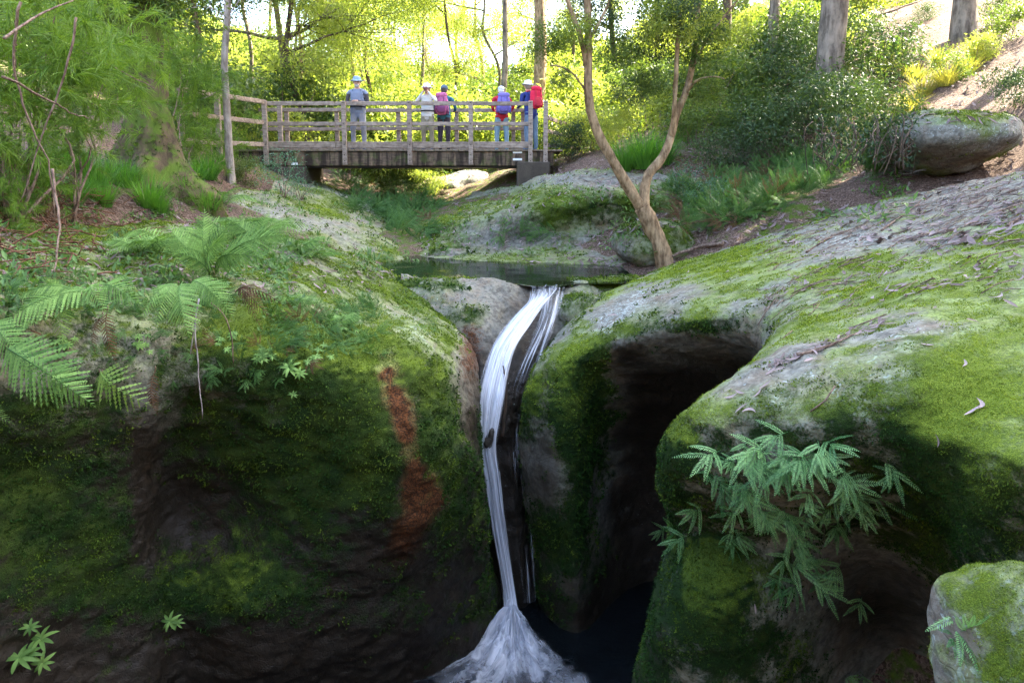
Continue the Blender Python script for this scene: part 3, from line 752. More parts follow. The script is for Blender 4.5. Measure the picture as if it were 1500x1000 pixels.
water_obj('side_stream', *flow_sheet([(786,832,421,8.8),(790,826,436,8.4),(790,820,455,8.15),(782,812,480,7.85),(765,802,510,7.6),(748,790,545,7.4),(742,775,580,7.28),(738,760,620,7.15)],
                                     [.10,.22,.32,.32,.26,.16,.05,-.2], nv=110, seed=5.1), waterfall)
water_obj('trickle', *flow_sheet([(745,772,600,7.12),(742,775,660,7.0),(750,780,740,6.95),(758,785,820,6.9),(765,788,880,6.85)], [-.1,.02,.05,.08,.12], nv=110, off=(0, -.09, .02), seed=8.2), waterfall)

def foam_mat():
    m = NT('foam_water')
    t = m.n('Attribute', attribute_name='flow').outputs[1]
    w = m.noise(1.3, 3, .6, m.n('VectorMath', {0: t, 1: (2.2, 1.6, 1.0)}, operation='MULTIPLY').outputs[0], out=1)
    tw = m.n('VectorMath', {0: t, 1: m.n('VectorMath', {0: w, 1: (.35, .5, 0)}, operation='MULTIPLY').outputs[0]}, operation='ADD').outputs[0]
    s1 = m.noise(1.0, 5, .6, m.n('VectorMath', {0: tw, 1: (5.5, 3.4, 1.0)}, operation='MULTIPLY').outputs[0])
    s2 = m.noise(1.0, 4, .65, m.n('VectorMath', {0: tw, 1: (17.0, 6.0, 1.0)}, operation='MULTIPLY').outputs[0])
    st = m.math('ADD', m.math('MULTIPLY', s1, .6), m.math('MULTIPLY', s2, .4))
    a = m.ss(m.math('ADD', m.attr('dens'), m.math('MULTIPLY', m.math('SUBTRACT', st, .5), 2.4)), .02, 1.0)
    col = m.mix(m.ss(st, .35, .62), (.50, .55, .64), (.88, .90, .93))
    d = m.n('BsdfDiffuse', {'Color': col, 'Normal': m.bump(st, .5, .03)}).outputs[0]
    sh = m.n('MixShader', {0: .4, 1: d, 2: m.n('BsdfTranslucent', {'Color': col}).outputs[0]}).outputs[0]
    return m.done(m.n('MixShader', {0: a, 1: m.n('BsdfTransparent').outputs[0], 2: sh}).outputs[0])
M_FOAM = foam_mat()
def foam_fan(r0, r1, a0, a1, dens, h, seed, nu=90, nv=70, lift=0.0):
    c = P(750, 905, 6.25); c[2] = Z_LOW
    A, Rr = np.meshgrid(np.linspace(a0, a1, nu), np.linspace(0, 1, nv), indexing='ij')
    q = np.stack([np.cos(A) * 2.2, np.sin(A) * 2.2, Rr * 1.5 + seed], -1).reshape(-1, 3)
    rad = r0 + (r1 - r0) * Rr * (1 + .30 * fbm(q * .9, 3).reshape(nu, nv) * Rr)
    A2 = A + .16 * fbm(q * 1.3 + 7, 3).reshape(nu, nv) * Rr
    z = Z_LOW + .015 + lift + h * (1 - sstep(.0, .72, Rr)) * (1 + .5 * fbm(q * 2.2, 3).reshape(nu, nv)) + .045 * fbm(q * 2.6 + 3, 4).reshape(nu, nv) * (1 - Rr)
    v = np.stack([c[0] + np.cos(A2) * rad * 1.0, c[1] + np.sin(A2) * rad, z], -1).reshape(-1, 3)
    e = np.minimum(1, np.minimum(A - a0, a1 - A) / .5)
    dd = (dens * (1 - Rr ** .9) - .40 * Rr ** 2 - .6 * (1 - e)).ravel() + .38 * fbm(q * np.array([2.0, 2.0, 3.0]) + 5, 4) - .12
    fl = np.stack([A * .42 + seed, Rr * (r1 - r0) * .9, np.full_like(A, seed)], -1).reshape(-1, 3)
    return v, grid_faces(nu, nv), fl, dd
for a_ in (foam_fan(.02, 1.35, math.radians(175), math.radians(340), 1.05, .20, 1.7), foam_fan(.02, .85, math.radians(180), math.radians(335), 1.15, .29, 9.4, lift=.01), foam_fan(.02, .55, math.radians(180), math.radians(335), 1.25, .37, 6.1, lift=.02), foam_fan(.05, 2.1, math.radians(170), math.radians(350), .55, .08, 4.4)):
    link('foam', new_mesh('foam', a_[0], a_[1], M_FOAM, True, {'dens': a_[3]}, colors={'flow': a_[2]}), waterfall)

# ------------------------------------------------------------------ footbridge
def wood_mat(name, lo, hi, green=0.0, stain=0.0):
    m = NT(name)
    co = m.coord((1.2, 1.2, 1.2)); r = m.n('ObjectInfo').outputs['Random']
    g = m.noise(1.0, 6, .65, m.coord((3.0, 30.0, 30.0))); n2 = m.noise(11.0, 5, .6, co)
    c = m.mix(m.ss(m.math('ADD', m.math('MULTIPLY', g, .6), m.math('MULTIPLY', n2, .4)), .32, .66), lo, hi)
    c = m.mix(m.math('MULTIPLY', r, .35), c, m.mix(1.0, c, (.55, .5, .42), 'MULTIPLY'))
    if stain:
        s = m.noise(1.0, 5, .6, m.coord((5.5, 1.0, .55)))
        c = m.mix(m.math('MULTIPLY', m.ss(s, .42, .56), stain), c, (.018, .013, .010))
        s2 = m.noise(1.0, 5, .6, m.coord((4.0, 1.0, 1.2)))
        c = m.mix(m.math('MULTIPLY', m.ss(s2, .55, .66), .45), c, (.34, .24, .15))
    if green:
        c = m.mix(m.math('MULTIPLY', m.ss(m.noise(4.0, 6, .7, co), .5, .62), green), c, (.07, .11, .015))
    return m.done(m.bsdf(Base_Color=c, Roughness=.85, Specular_IOR_Level=.2, Normal=m.bump(g, .4, .006)))
M_WOOD = wood_mat('weathered_timber', (.15, .11, .085), (.40, .32, .26))
M_BEAM = wood_mat('stained_beam', (.06, .04, .028), (.20, .14, .095), .35, .85)
M_DECK = wood_mat('deck_timber', (.10, .075, .055), (.26, .20, .15), .5)
M_CONC = simple_mat('mossy_concrete', (.075, .062, .048), .95, .5, 5, .15, .02)
M_PLATE = simple_mat('white_plate', (.75, .75, .72), .5, .1, 20)
BY, BY2 = 16.5, 18.0
DECK_Z = float(P(600, 219, BY)[2])
bridge = thing('footbridge', 'weathered timber footbridge with post and rail sides over the creek', 'bridge', (float(P(600, 219, BY)[0]), (BY + BY2) / 2, DECK_Z))
BO = np.array(bridge.location)
def bpart(name, c, d, mat, R=None, bev=.008, parent=None):
    g = G(); g.box((0, 0, 0), d, R, bev=bev)
    return g.build(name, mat, parent or bridge, smooth=False, loc=tuple(np.asarray(c) - BO))
def zz(py, Y): return float(P(600, py, Y)[2])
def xx(px, Y): return float(P(px, 220, Y)[0])
ZR = [zz(151.5, BY), zz(181.5, BY), zz(212.5, BY)]          # rail heights
M_BOLT = simple_mat('rusty_bolt', (.05, .035, .025), .6)
near_posts = [391, 506, 601, 690, 777, 799]
far_px = [391, 494, 584, 669, 752, 766]
zb = zz(242, BY)
for i, q in enumerate(near_posts):
    top = zz(148.5, BY)
    po = bpart('post', (xx(q, BY), BY - .055, (top + zb) / 2), (.105, .09, top - zb), M_WOOD)
    for z_ in ZR + [zb + .1, zb + .24]:
        gb = G(); gb.tube([(0, -.006, 0), (0, .004, 0)], .014, 8); gb.build('bolt', M_BOLT, po, False, (0, -.048, z_ - (top + zb) / 2))
for i, q in enumerate(far_px):
    top = zz(148.5, BY)
    bpart('post', (xx(q, BY2) if i else xx(391, BY), BY2 + .055, (top + zb) / 2), (.105, .09, top - zb), M_WOOD)
xs = [xx(q, BY) for q in near_posts]
for side, Yr in ((0, BY + .025), (1, BY2 - .025)):
    cuts = [xs[0] - .05 - .65 * side, (xs[1] + xs[2]) / 2 - 1.0, xs[3], xs[4] + .05]
    for k in range(3):
        for zi, z in enumerate(ZR):
            hh = (.095, .095, .15)[zi]
            bpart('rail' if zi < 2 else 'kick_board', ((cuts[k] + cuts[k + 1]) / 2, Yr, z + random.uniform(-.008, .008)), (cuts[k + 1] - cuts[k] - .012, .048, hh), M_WOOD,
                  rotz(0) if True else None)
# deck planks laid across
x = xs[0] - .9
while x < xs[-1] + .35:
    bpart('deck_plank', (x, (BY + BY2) / 2, DECK_Z - .022 + random.uniform(-.003, .003)), (.138, BY2 - BY + .02, .044), M_DECK, bev=.006)
    x += .146
for Yb in (BY + .10, BY2 - .10):
    bpart('beam', ((xs[0] + xs[-1]) / 2 - .25, Yb, (DECK_Z - .05 + zz(243, BY)) / 2), (xs[-1] - xs[0] + .9, .13, DECK_Z - .05 - zz(243, BY)), M_BEAM, bev=.012)
bpart('beam_shadow', ((xs[0] + xs[-1]) / 2 - .25, (BY + BY2) / 2, zz(243, BY) - .022), (xs[-1] - xs[0] + .8, 1.3, .03), simple_mat('beam_shadow_dark', (.02, .016, .014), .6), bev=.004)  # dark sheet put in for the shadow line under the beams
for q, py, w in ((758, 233.5, .22), (758, 223, .22), (430, 240, .15)):
    bpart('name_plate', (xx(q, BY), BY + .03, zz(py, BY)), (w, .006, .05), M_PLATE, bev=.001)
# abutments
def abutment(px0, px1, py0, py1, Y0, Y1):
    x0, x1 = xx(px0, BY), xx(px1, BY); z0, z1 = zz(py1, BY), zz(py0, BY)
    bpart('abutment', ((x0 + x1) / 2, (Y0 + Y1) / 2, (z0 + z1) / 2), (x1 - x0, Y1 - Y0, z1 - z0), M_CONC, bev=.03)
abutment(386, 446, 244.5, 300, BY - .02, BY2 + .1)
abutment(757, 806, 237, 290, BY - .12, BY2 + .1)
# rails running on beyond both ends
def side_rails(pts, posts):
    for k in range(len(pts) - 1):
        (a, Ya), (b, Yb) = pts[k], pts[k + 1]
        for zi in range(3):
            A, B = P(a[0], a[1 + zi], Ya), P(b[0], b[1 + zi], Yb)
            dv = B - A; Ln = np.linalg.norm(dv); ex = dv / Ln
            ey = normalize(np.cross([0, 0, 1.], ex)); ez = np.cross(ex, ey)
            bpart('rail', (A + B) / 2, (Ln - .01, .048, .10), M_WOOD, np.c_[ex, ey, ez])
    for (q, t, b, Y) in posts:
        A, B = P(q, t, Y), P(q, b, Y)
        bpart('post', ((A[0] + B[0]) / 2, Y + .06, (A[2] + B[2]) / 2), (.11, .09, A[2] - B[2]), M_WOOD)
side_rails([((390, 150, 180, 212), 16.5), ((318, 139, 172, 209), 14.9), ((262, 131, 166, 206), 13.7)], [(319, 136, 262, 14.9), (264, 128, 260, 13.7), (410, 150, 250, 17.2)])
side_rails([((800, 172, 192, 213), 17.9), ((846, 188, 202, 216), 19.0)], [(848, 184, 232, 19.0)])

# ------------------------------------------------------------------ people on the bridge
def cloth_mat(name, col, var=.22, scale=14): return simple_mat(name, col, .9, var, scale, .15, .004)
M_SKIN = simple_mat('skin', (.55, .33, .24), .55, .12, 10)
def skin_body(name, joints, bones, regions, mats, parent):
    names = list(joints)
    me = bpy.data.meshes.new(name)
    me.from_pydata([joints[k][0] for k in names], [(names.index(a), names.index(b)) for a, b in bones], [])
    o = bpy.data.objects.new(name, me); C.objects.link(o)
    sk = o.modifiers.new('skin', 'SKIN'); sk.use_smooth_shade = True
    lay = me.skin_vertices[0].data if me.skin_vertices else None
    if lay is None:
        bpy.context.view_layer.objects.active = o
        bpy.ops.mesh.customdata_skin_add(); lay = me.skin_vertices[0].data
    for i, k in enumerate(names):
        r = joints[k][1]; lay[i].radius = (r, r) if np.isscalar(r) else r
        lay[i].use_root = (k == 'pelvis')
    sb = o.modifiers.new('sub', 'SUBSURF'); sb.levels = sb.render_levels = 2
    dg = bpy.context.evaluated_depsgraph_get()
    em = bpy.data.meshes.new_from_object(o.evaluated_get(dg))
    bpy.data.objects.remove(o)
    nm = len(em.polygons)
    cen = np.zeros(nm * 3, np.float32); em.polygons.foreach_get('center', cen); cen = cen.reshape(-1, 3)
    best = np.full(nm, 1e9); idx = np.zeros(nm, np.int32)
    for (a, b) in bones:
        A, B = np.array(joints[a][0]), np.array(joints[b][0])
        t = np.clip(((cen - A) @ (B - A)) / max(1e-9, (B - A) @ (B - A)), 0, 1)
        d = np.linalg.norm(cen - (A + t[:, None] * (B - A)), axis=1) / (np.mean(joints[b][1]) + .02)
        reg = regions(a, b)
        w = d < best
        best[w] = d[w]; idx[w] = reg
    em.materials.clear()
    for m_ in mats: em.materials.append(m_)
    em.polygons.foreach_set('material_index', idx)
    em.polygons.foreach_set('use_smooth', np.ones(nm, bool))
    em.name = name
    return link(name, em, parent)

def ball(c, s, nu=20, nv=14, p=2.0, R=None):
    th = np.linspace(0, 2 * np.pi, nu); ph = np.linspace(-np.pi / 2, np.pi / 2, nv)
    T, Q = np.meshgrid(th, ph, indexing='ij'); e = 2 / p
    sp = lambda x: np.sign(x) * np.abs(x) ** e
    v = np.stack([sp(np.cos(Q)) * sp(np.cos(T)), sp(np.cos(Q)) * sp(np.sin(T)), sp(np.sin(Q))], -1).reshape(-1, 3) * np.array(s)
    if R is not None: v = v @ np.asarray(R).T
    return v + np.asarray(c), grid_faces(nu, nv)

def make_person(label, px, Y, face, height, shirt, trouser, arms, hat=None, hair=(.35, .33, .30), beard=None, shoe=(.10, .09, .09), lean=0.0, stance=.10, girth=1.0, sleeves='long', head_turn=0.0, sleeve=None, belt=None):
    """face: heading in radians, 0 looks at the camera (-Y). arms: left/right elbow and wrist positions."""
    p = thing('person', label, 'person', (float(P(px, 220, Y)[0]), Y, DECK_Z + .002), face)
    s = height / 1.72
    ly = -lean
    J = {'pelvis': ((0, .01, .93), (.150 * girth, .115 * girth)), 'waist': ((0, .01 + ly * .3, 1.08), (.150 * girth, .112 * girth)), 'chest': ((0, .01 + ly * .7, 1.27), (.170 * girth, .118 * girth)),
         'collar': ((0, .015 + ly, 1.41), (.115, .085)), 'neck': ((0, .005 + ly * 1.1, 1.49), .056), 'jaw': ((0, -.015 + ly * 1.15, 1.555), (.068, .080)), 'head': ((0, -.005 + ly * 1.2, 1.635), (.078, .094)), 'crown': ((0, .0 + ly * 1.2, 1.695), (.058, .070))}
    B = [('pelvis', 'waist'), ('waist', 'chest'), ('chest', 'collar'), ('collar', 'neck'), ('neck', 'jaw'), ('jaw', 'head'), ('head', 'crown')]
    for sd, sg in (('l', -1), ('r', 1)):
        el, wr, tip = arms[sd]
        J['sho' + sd] = ((sg * .175 * girth, .015 + ly, 1.385), .064); J['elb' + sd] = (el, .046); J['wri' + sd] = (wr, .031)
        d = normalize(np.array(tip) - np.array(wr)); wv = np.array(wr)
        side = normalize(np.cross(d, [0, 0, 1.0]) + 1e-6); pm = wv + d * .07
        J['palm' + sd] = (tuple(pm), (.036, .022))
        B += [('collar', 'sho' + sd), ('sho' + sd, 'elb' + sd), ('elb' + sd, 'wri' + sd), ('wri' + sd, 'palm' + sd)]
        for fi, (off, ln) in enumerate(((-.030, .075), (-.010, .088), (.010, .082), (.030, .062))):
            k1, k2 = 'f%d%s' % (fi, sd), 'g%d%s' % (fi, sd)
            J[k1] = (tuple(pm + d * ln * .55 + side * off), .009); J[k2] = (tuple(pm + d * ln * .95 + side * off + np.array([0, 0, -.02])), .008)
            B += [('palm' + sd, k1), (k1, k2)]
        J['th' + sd] = (tuple(wv + d * .05 - side * .045 * sg + np.array([0, 0, .012])), .010)
        B.append(('wri' + sd, 'th' + sd))
        J['hip' + sd] = ((sg * .085, .01, .87), .098 * girth); J['kne' + sd] = ((sg * stance, -.015, .50), .072); J['cal' + sd] = ((sg * (stance + .003), .01, .30), .064)
        J['ank' + sd] = ((sg * (stance + .005), .02, .085), .052); J['heel' + sd] = ((sg * (stance + .008), .0, .045), .044); J['toe' + sd] = ((sg * (stance + .022), -.15, .036), (.046, .034))
        B += [('pelvis', 'hip' + sd), ('hip' + sd, 'kne' + sd), ('kne' + sd, 'cal' + sd), ('cal' + sd, 'ank' + sd), ('ank' + sd, 'heel' + sd), ('heel' + sd, 'toe' + sd)]
    J = {k: (tuple(np.array(v[0]) * s), (v[1] * s if np.isscalar(v[1]) else tuple(np.array(v[1]) * s))) for k, v in J.items()}
    def reg(a, b):
        if b[:3] in ('hee', 'toe'): return 3
        if b[:3] in ('hip', 'kne', 'cal', 'ank'): return 1
        if b in ('neck', 'jaw', 'head', 'crown') or b[:2] in ('pa', 'th') or b[0] in 'fg': return 2
        if sleeves == 'short' and b[:3] == 'wri': return 2
        if b[:3] in ('elb', 'wri') and sleeve: return 4
        return 0
    mats = [cloth_mat('shirt', shirt), cloth_mat('trousers', trouser), M_SKIN, simple_mat('shoe', shoe, .7), cloth_mat('sleeve', sleeve or shirt)]
    skin_body('body', J, B, reg, mats, p)
    hz, hy = 1.625 * s, (-.005 - lean * 1.2) * s
    Rh = rotz(head_turn)
    def hp(x, y, z): return tuple(Rh @ np.array([x * s, y * s, 0]) + np.array([0, hy, z * s]))
    g = G()
    g.add(*ball(hp(0, .018, 1.655), (.088 * s, .098 * s, .075 * s))); g.add(*ball(hp(0, .05, 1.60), (.080 * s, .060 * s, .080 * s)))
    g.build('hair', simple_mat('hair', hair, .8, .3, 60), p)
    for sg in (-1, 1):
        g = G(); g.add(*ball(hp(sg * .031, -.088, 1.628), (.011 * s, .008 * s, .008 * s), 8, 6)); g.build('eye', simple_mat('eye', (.05, .04, .035), .3), p)
        g = G(); g.add(*ball(hp(sg * .083, .0, 1.61), (.012 * s, .022 * s, .034 * s), 10, 8)); g.build('ear', M_SKIN, p)
    g = G(); g.add(*ball(hp(0, -.102, 1.602), (.015 * s, .022 * s, .028 * s), 10, 8)); g.build('nose', M_SKIN, p)
    g = G(); g.add(*ball(hp(0, -.086, 1.558), (.026 * s, .010 * s, .007 * s), 10, 6)); g.build('mouth', simple_mat('lips', (.32, .12, .10), .5), p)
    if beard:
        g = G(); g.add(*ball(hp(0, -.045, 1.535), (.052 * s, .052 * s, .046 * s))); g.build('beard', simple_mat('beard', beard, .9, .2, 80), p)
    if hat:
        col, kind = hat
        g = G(); th = np.linspace(0, 2 * np.pi, 25)
        prof = {'brim': [(.155, 1.648), (.150, 1.655), (.100, 1.672), (.096, 1.70), (.088, 1.745), (.055, 1.765), (.001, 1.768)],
                'cap': [(.100, 1.655), (.101, 1.67), (.097, 1.71), (.078, 1.745), (.045, 1.762), (.001, 1.766)]}[kind]
        v = np.array([[np.cos(t) * r_, np.sin(t) * r_ * 1.1 + .0, z_ + (.012 * math.cos(2 * t) if r_ > .12 else 0)] for t in th for r_, z_ in prof])
        v[:, 2] += .0
        v = v @ Rh.T * s + np.array([0, hy, 0])
        g.add(v, grid_faces(25, len(prof)))
        if kind == 'cap':
            a = np.linspace(-2.5, -.64, 12)
            vv = np.array([[np.cos(t) * q * .098, np.sin(t) * (q * .105) - (q - 1) * .04, 1.662 - (q - 1) * .03] for t in a for q in (1.0, 1.35, 1.75)])
            g.add(vv @ Rh.T * s + np.array([0, hy, 0]), grid_faces(12, 3))
        g.build('hat', simple_mat('hat_cloth', col, .9, .15, 30), p)
    # shirt hem and belt line, so that the clothes end cleanly
    g = G(); th = np.linspace(0, 2 * np.pi, 29)
    pr = [(1.02, .94), (1.03, .90), (1.0, .885)]
    v = np.array([[np.cos(t) * .152 * girth * r_, np.sin(t) * .124 * girth * r_ + .01, z_] for t in th for r_, z_ in pr]) * s
    g.add(v, grid_faces(29, 3)); g.build('shirt_hem', mats[0], p)
    if belt:
        g = G(); v = np.array([[np.cos(t) * .160 * girth, np.sin(t) * .128 * girth + .01 - lean * .25, z_] for t in th for z_ in (1.055, 1.02)]) * s
        g.add(v, grid_faces(29, 2)); g.build('belt', cloth_mat('belt_webbing', belt), p)
    return p

def backpack(label, person, face, col, col2, size=(.29, .17, .46), zc=1.20, back=.20, lean=0.0, dx=0.0, front=False):
    loc = np.array(person.location) + rotz(face) @ np.array([dx, back, zc])
    b = thing('backpack', label, 'backpack', tuple(loc), face)
    m1 = simple_mat('pack_cloth', col, .8, .3, 25, .25, .004); m2 = simple_mat('pack_trim', col2, .8, .3, 25)
    w, d, h = np.array(size) / 2
    g = G(); g.add(*ball((0, 0, 0), (w, d, h), 26, 18, 3.2)); g.build('main_bag', m1, b)
    g = G(); g.add(*ball((0, .01, h * .92), (w * .92, d * .95, h * .26), 24, 12, 2.8)); g.build('top_lid', m1, b)
    g = G(); g.add(*ball((0, d * .85, -h * .35), (w * .74, d * .45, h * .48), 22, 12, 3)); g.build('front_pocket', m2, b)
    for sg in (-1, 1):
        g = G(); g.add(*ball((sg * w * .98, .0, -h * .5), (w * .2, d * .7, h * .4), 14, 10, 2.6)); g.build('side_pocket', m2, b)
        t = np.linspace(0, 1, 12)
        pts = np.stack([sg * (w * .5 + .03 * np.sin(np.pi * t)), -d * .6 - .27 * np.sin(np.pi * t) ** .7, h * .75 - (h * 1.5) * t + .16 * np.sin(np.pi * t * .9)], -1)
        g = G(); g.tube(pts, .017, 6); g.build('strap', m2, b)
        g = G(); g.box((sg * w * .45, d * 1.02, h * .15), (.018, .012, h * 1.2)); g.build('webbing', m2, b, smooth=False)
    return b

def two(le, lw, lt, re_, rw, rt): return {'l': (le, lw, lt), 'r': (re_, rw, rt)}
front_hold = two((-.25, -.05, 1.12), (-.07, -.27, 1.14), (.02, -.31, 1.15), (.25, -.05, 1.12), (.07, -.27, 1.15), (-.02, -.31, 1.16))
lift = two((-.27, -.14, 1.27), (-.085, -.20, 1.50), (-.03, -.19, 1.58), (.27, -.14, 1.27), (.085, -.20, 1.50), (.03, -.19, 1.58))
rail_arms = two((-.29, -.12, 1.16), (-.22, -.33, 1.10), (-.18, -.42, 1.09), (.29, -.12, 1.16), (.22, -.33, 1.10), (.18, -.42, 1.09))
wide_arms = two((-.33, -.06, 1.17), (-.28, -.30, 1.10), (-.24, -.39, 1.09), (.24, -.08, 1.15), (.18, -.32, 1.10), (.14, -.41, 1.09))
p1 = make_person('bearded person in blue grey hat and grey jacket facing us over the rail', 526, 16.86, 0.0, 1.70, (.20, .23, .31), (.24, .24, .27), front_hold, ((.24, .34, .43), 'brim'), (.5, .48, .45), (.42, .40, .38), (.12, .14, .2), .03, .13, 1.22, head_turn=.15, sleeve=(.075, .065, .07), belt=(.04, .04, .05))
backpack('teal day pack on the back of the bearded person', p1, 0.0, (.03, .20, .26), (.05, .08, .10), (.27, .16, .42), 1.24, .22)
p2 = make_person('person in white cap and pale shirt lifting both hands to the face', 627, 16.92, -.1, 1.55, (.62, .60, .57), (.26, .23, .16), lift, ((.80, .79, .76), 'brim'), (.3, .25, .2), None, (.25, .25, .28), .02, .11, 1.16, head_turn=0, belt=(.03, .03, .035))
g = G(); g.box((0, -.20, 1.455), (.12, .05, .07), bev=.01); g.box((0, -.235, 1.455), (.05, .03, .05), bev=.008)
cam_o = g.build('camera', simple_mat('camera_body', (.25, .1, .1), .4), None, False, tuple(np.array(p2.location)), (0, 0, -.1)); tag(cam_o, 'small camera held to the eyes by the person in the white cap', 'camera')
p3 = make_person('person in dark cap seen from behind with pink and purple pack', 651, 17.25, math.pi - .15, 1.57, (.05, .16, .22), (.055, .045, .055), rail_arms, ((.10, .14, .20), 'cap'), (.06, .05, .04), None, (.12, .10, .10), .05, .11, 1.2)
backpack('pink and purple backpack on the person in the dark cap', p3, math.pi - .15, (.48, .13, .27), (.22, .06, .15), (.31, .19, .50), 1.10, .22)
p4 = make_person('grey haired person in red top and pale blue trousers seen from behind', 735, 17.5, math.pi + .12, 1.62, (.50, .03, .05), (.20, .30, .36), wide_arms, None, (.62, .62, .63), None, (.5, .5, .55), .10, .13, 1.16)
backpack('violet blue backpack on the person in the red top', p4, math.pi + .12, (.20, .17, .48), (.13, .10, .30), (.32, .2, .48), 1.14, .21, dx=-.03)
p5 = make_person('person in white hat and navy jacket leaning by the bridge end', 778, 17.3, math.pi + .55, 1.70, (.03, .045, .17), (.13, .19, .26), wide_arms, ((.74, .76, .80), 'brim'), (.25, .2, .16), None, (.12, .14, .2), .13, .13, 1.16, head_turn=-.3)
backpack('bright red backpack on the person in the navy jacket', p5, math.pi + .55, (.62, .02, .06), (.45, .03, .05), (.30, .19, .50), 1.26, .22)

# ------------------------------------------------------------------ surface lookup for planting
BVH = BVHTree.FromPolygons(np.concatenate(BV).tolist(), np.concatenate(BF).tolist())
def hit(px, py):
    d = P(px, py, 1.0) - EYE
    h = BVH.ray_cast(Vector(EYE), Vector(d).normalized())
    if h[0] is None: return P(px, py, 30), np.array([0, 0, 1.0])
    n = np.array(h[1])
    if n @ (np.array(h[0]) - EYE) > 0: n = -n
    return np.array(h[0]), n
def drop(x, y, zt=60.0):
    h = BVH.ray_cast(Vector((x, y, zt)), Vector((0, 0, -1)))
    return float(h[2] is not None and h[0][2]) if h[0] is not None else float(gz(x, y)[0])

# ------------------------------------------------------------------ moss tufts grown on the rocks
def grow_tufts():
    for (o, v, n, f, a, dens) in TUFT_JOBS:
        q = v[f]
        area = .5 * (np.linalg.norm(np.cross(q[:, 1] - q[:, 0], q[:, 2] - q[:, 0]), axis=1) + np.linalg.norm(np.cross(q[:, 2] - q[:, 0], q[:, 3] - q[:, 0]), axis=1))
        c = q.mean(1); nn = normalize(n[f].mean(1))
        px, py, d = pix(c)
        mo = a['moss'][f].mean(1) + .55 * fbm(c * 9, 4)
        ok = (d > .3) & (px > -160) & (px < 1660) & (py > -60) & (py < 1080) & (((EYE - c) * nn).sum(1) > -.25 * d)
        w = sstep(.42, .95, mo) * ok
        hm = a['hue'][f].mean(1)
        sz = np.clip(.0042 * d, .010, .06) * (1 - .38 * sstep(.35, .7, hm))                     # tuft height
        lam = area * w * dens * 1.0 / (sz * .86) ** 2
        cnt = rng.poisson(np.minimum(lam, 60))
        idx = np.repeat(np.arange(len(c)), cnt)
        if len(idx) == 0: continue
        m = len(idx); b = 3
        r1, r2 = rng.random(m)[:, None], rng.random(m)[:, None]
        Q = q[idx]
        p = (Q[:, 0] * (1 - r1) + Q[:, 1] * r1) * (1 - r2) + (Q[:, 3] * (1 - r1) + Q[:, 2] * r1) * r2
        N = nn[idx]; S = sz[idx] * rng.uniform(.6, 1.35, m)
        hu = np.clip(a['hue'][f].mean(1)[idx] + .35 * fbm(p * 5, 3) + rng.normal(0, .08, m), 0, 1)
        ti = np.clip(.48 + .45 * fbm(p * 16 + 4, 3) + rng.normal(0, .2, m), 0, 1)
        V, T, H = [], [], []
        for k in range(b):
            d3 = normalize(N * .85 + rng.normal(0, .55, (m, 3)))
            sd = normalize(np.cross(d3, rng.normal(size=(m, 3))))
            base = p - N * .002 + rng.normal(0, .25, (m, 3)) * S[:, None]
            V.append(np.stack([base + sd * S[:, None] * .25, base - sd * S[:, None] * .25, base + d3 * S[:, None] * .8], 1))
            T.append(np.stack([ti * .25, ti * .25, np.clip(ti * 1.45, 0, 1)], 1)); H.append(np.repeat(hu[:, None], 3, 1))
        V = np.concatenate(V).reshape(-1, 3); T = np.concatenate(T).ravel(); H = np.concatenate(H).ravel()
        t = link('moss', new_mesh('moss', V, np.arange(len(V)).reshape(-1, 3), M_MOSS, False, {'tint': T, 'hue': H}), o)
        t['kind'] = 'stuff'
grow_tufts()

# ------------------------------------------------------------------ leaves, bark
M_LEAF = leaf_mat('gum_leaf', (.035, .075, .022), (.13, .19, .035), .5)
M_LEAF_SUN = leaf_mat('bright_leaf', (.13, .19, .04), (.42, .45, .11), .6, backtint=(1.15, 1.2, .5))  # paler leaf copy, sunlight put into its colour
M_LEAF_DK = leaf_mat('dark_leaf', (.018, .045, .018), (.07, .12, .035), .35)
M_FERN = leaf_mat('fern_leaf', (.055, .13, .025), (.26, .43, .11), .35, .6, .25, .25, backtint=(1.1, 1.2, .6))
M_FERN_Y = leaf_mat('young_fern_leaf', (.10, .19, .03), (.24, .36, .07), .4, .5)
M_FERN_DRY = leaf_mat('dead_fern_leaf', (.05, .022, .010), (.17, .08, .035), .3, .8, backtint=(1.2, 1, .7))
M_FERN_COR = leaf_mat('coral_fern_leaf', (.035, .14, .035), (.28, .51, .18), .3, .42, .40, .4, backtint=(1.0, 1.2, .7))
M_NEEDLE = leaf_mat('needle_leaf', (.05, .12, .015), (.20, .33, .04), .5, .5)
M_GRASS = leaf_mat('grass_blade', (.04, .14, .02), (.14, .32, .04), .5, .5)
M_GRASS_Y = leaf_mat('sunlit_grass_blade', (.14, .18, .03), (.42, .38, .10), .55, .6)  # sunlit yellow put into the blade colour
M_LITTER = leaf_mat('fallen_leaf', (.085, .052, .042), (.36, .28, .26), .1, .8, backtint=(1, 1, 1))
def bark_mat(name, lo, hi, sc=1.0, moss=0.0):
    m = NT(name); co = m.coord((9 * sc, 9 * sc, 2.2 * sc))
    n1 = m.noise(1.0, 6, .65, co); n2 = m.noise(4.0 * sc, 5, .6, m.coord())
    c = m.mix(m.ss(m.math('ADD', m.math('MULTIPLY', n1, .65), m.math('MULTIPLY', n2, .35)), .35, .65), lo, hi)
    if moss: c = m.mix(m.math('MULTIPLY', m.ss(m.noise(5.0, 6, .7, m.coord()), .42, .58), moss), c, m.mix(n1, (.03, .06, .006), (.12, .17, .02)))
    return m.done(m.bsdf(Base_Color=c, Roughness=.9, Specular_IOR_Level=.2, Normal=m.bump(n1, .8, .03)))
M_BARK = bark_mat('grey_bark', (.07, .055, .042), (.27, .22, .17))
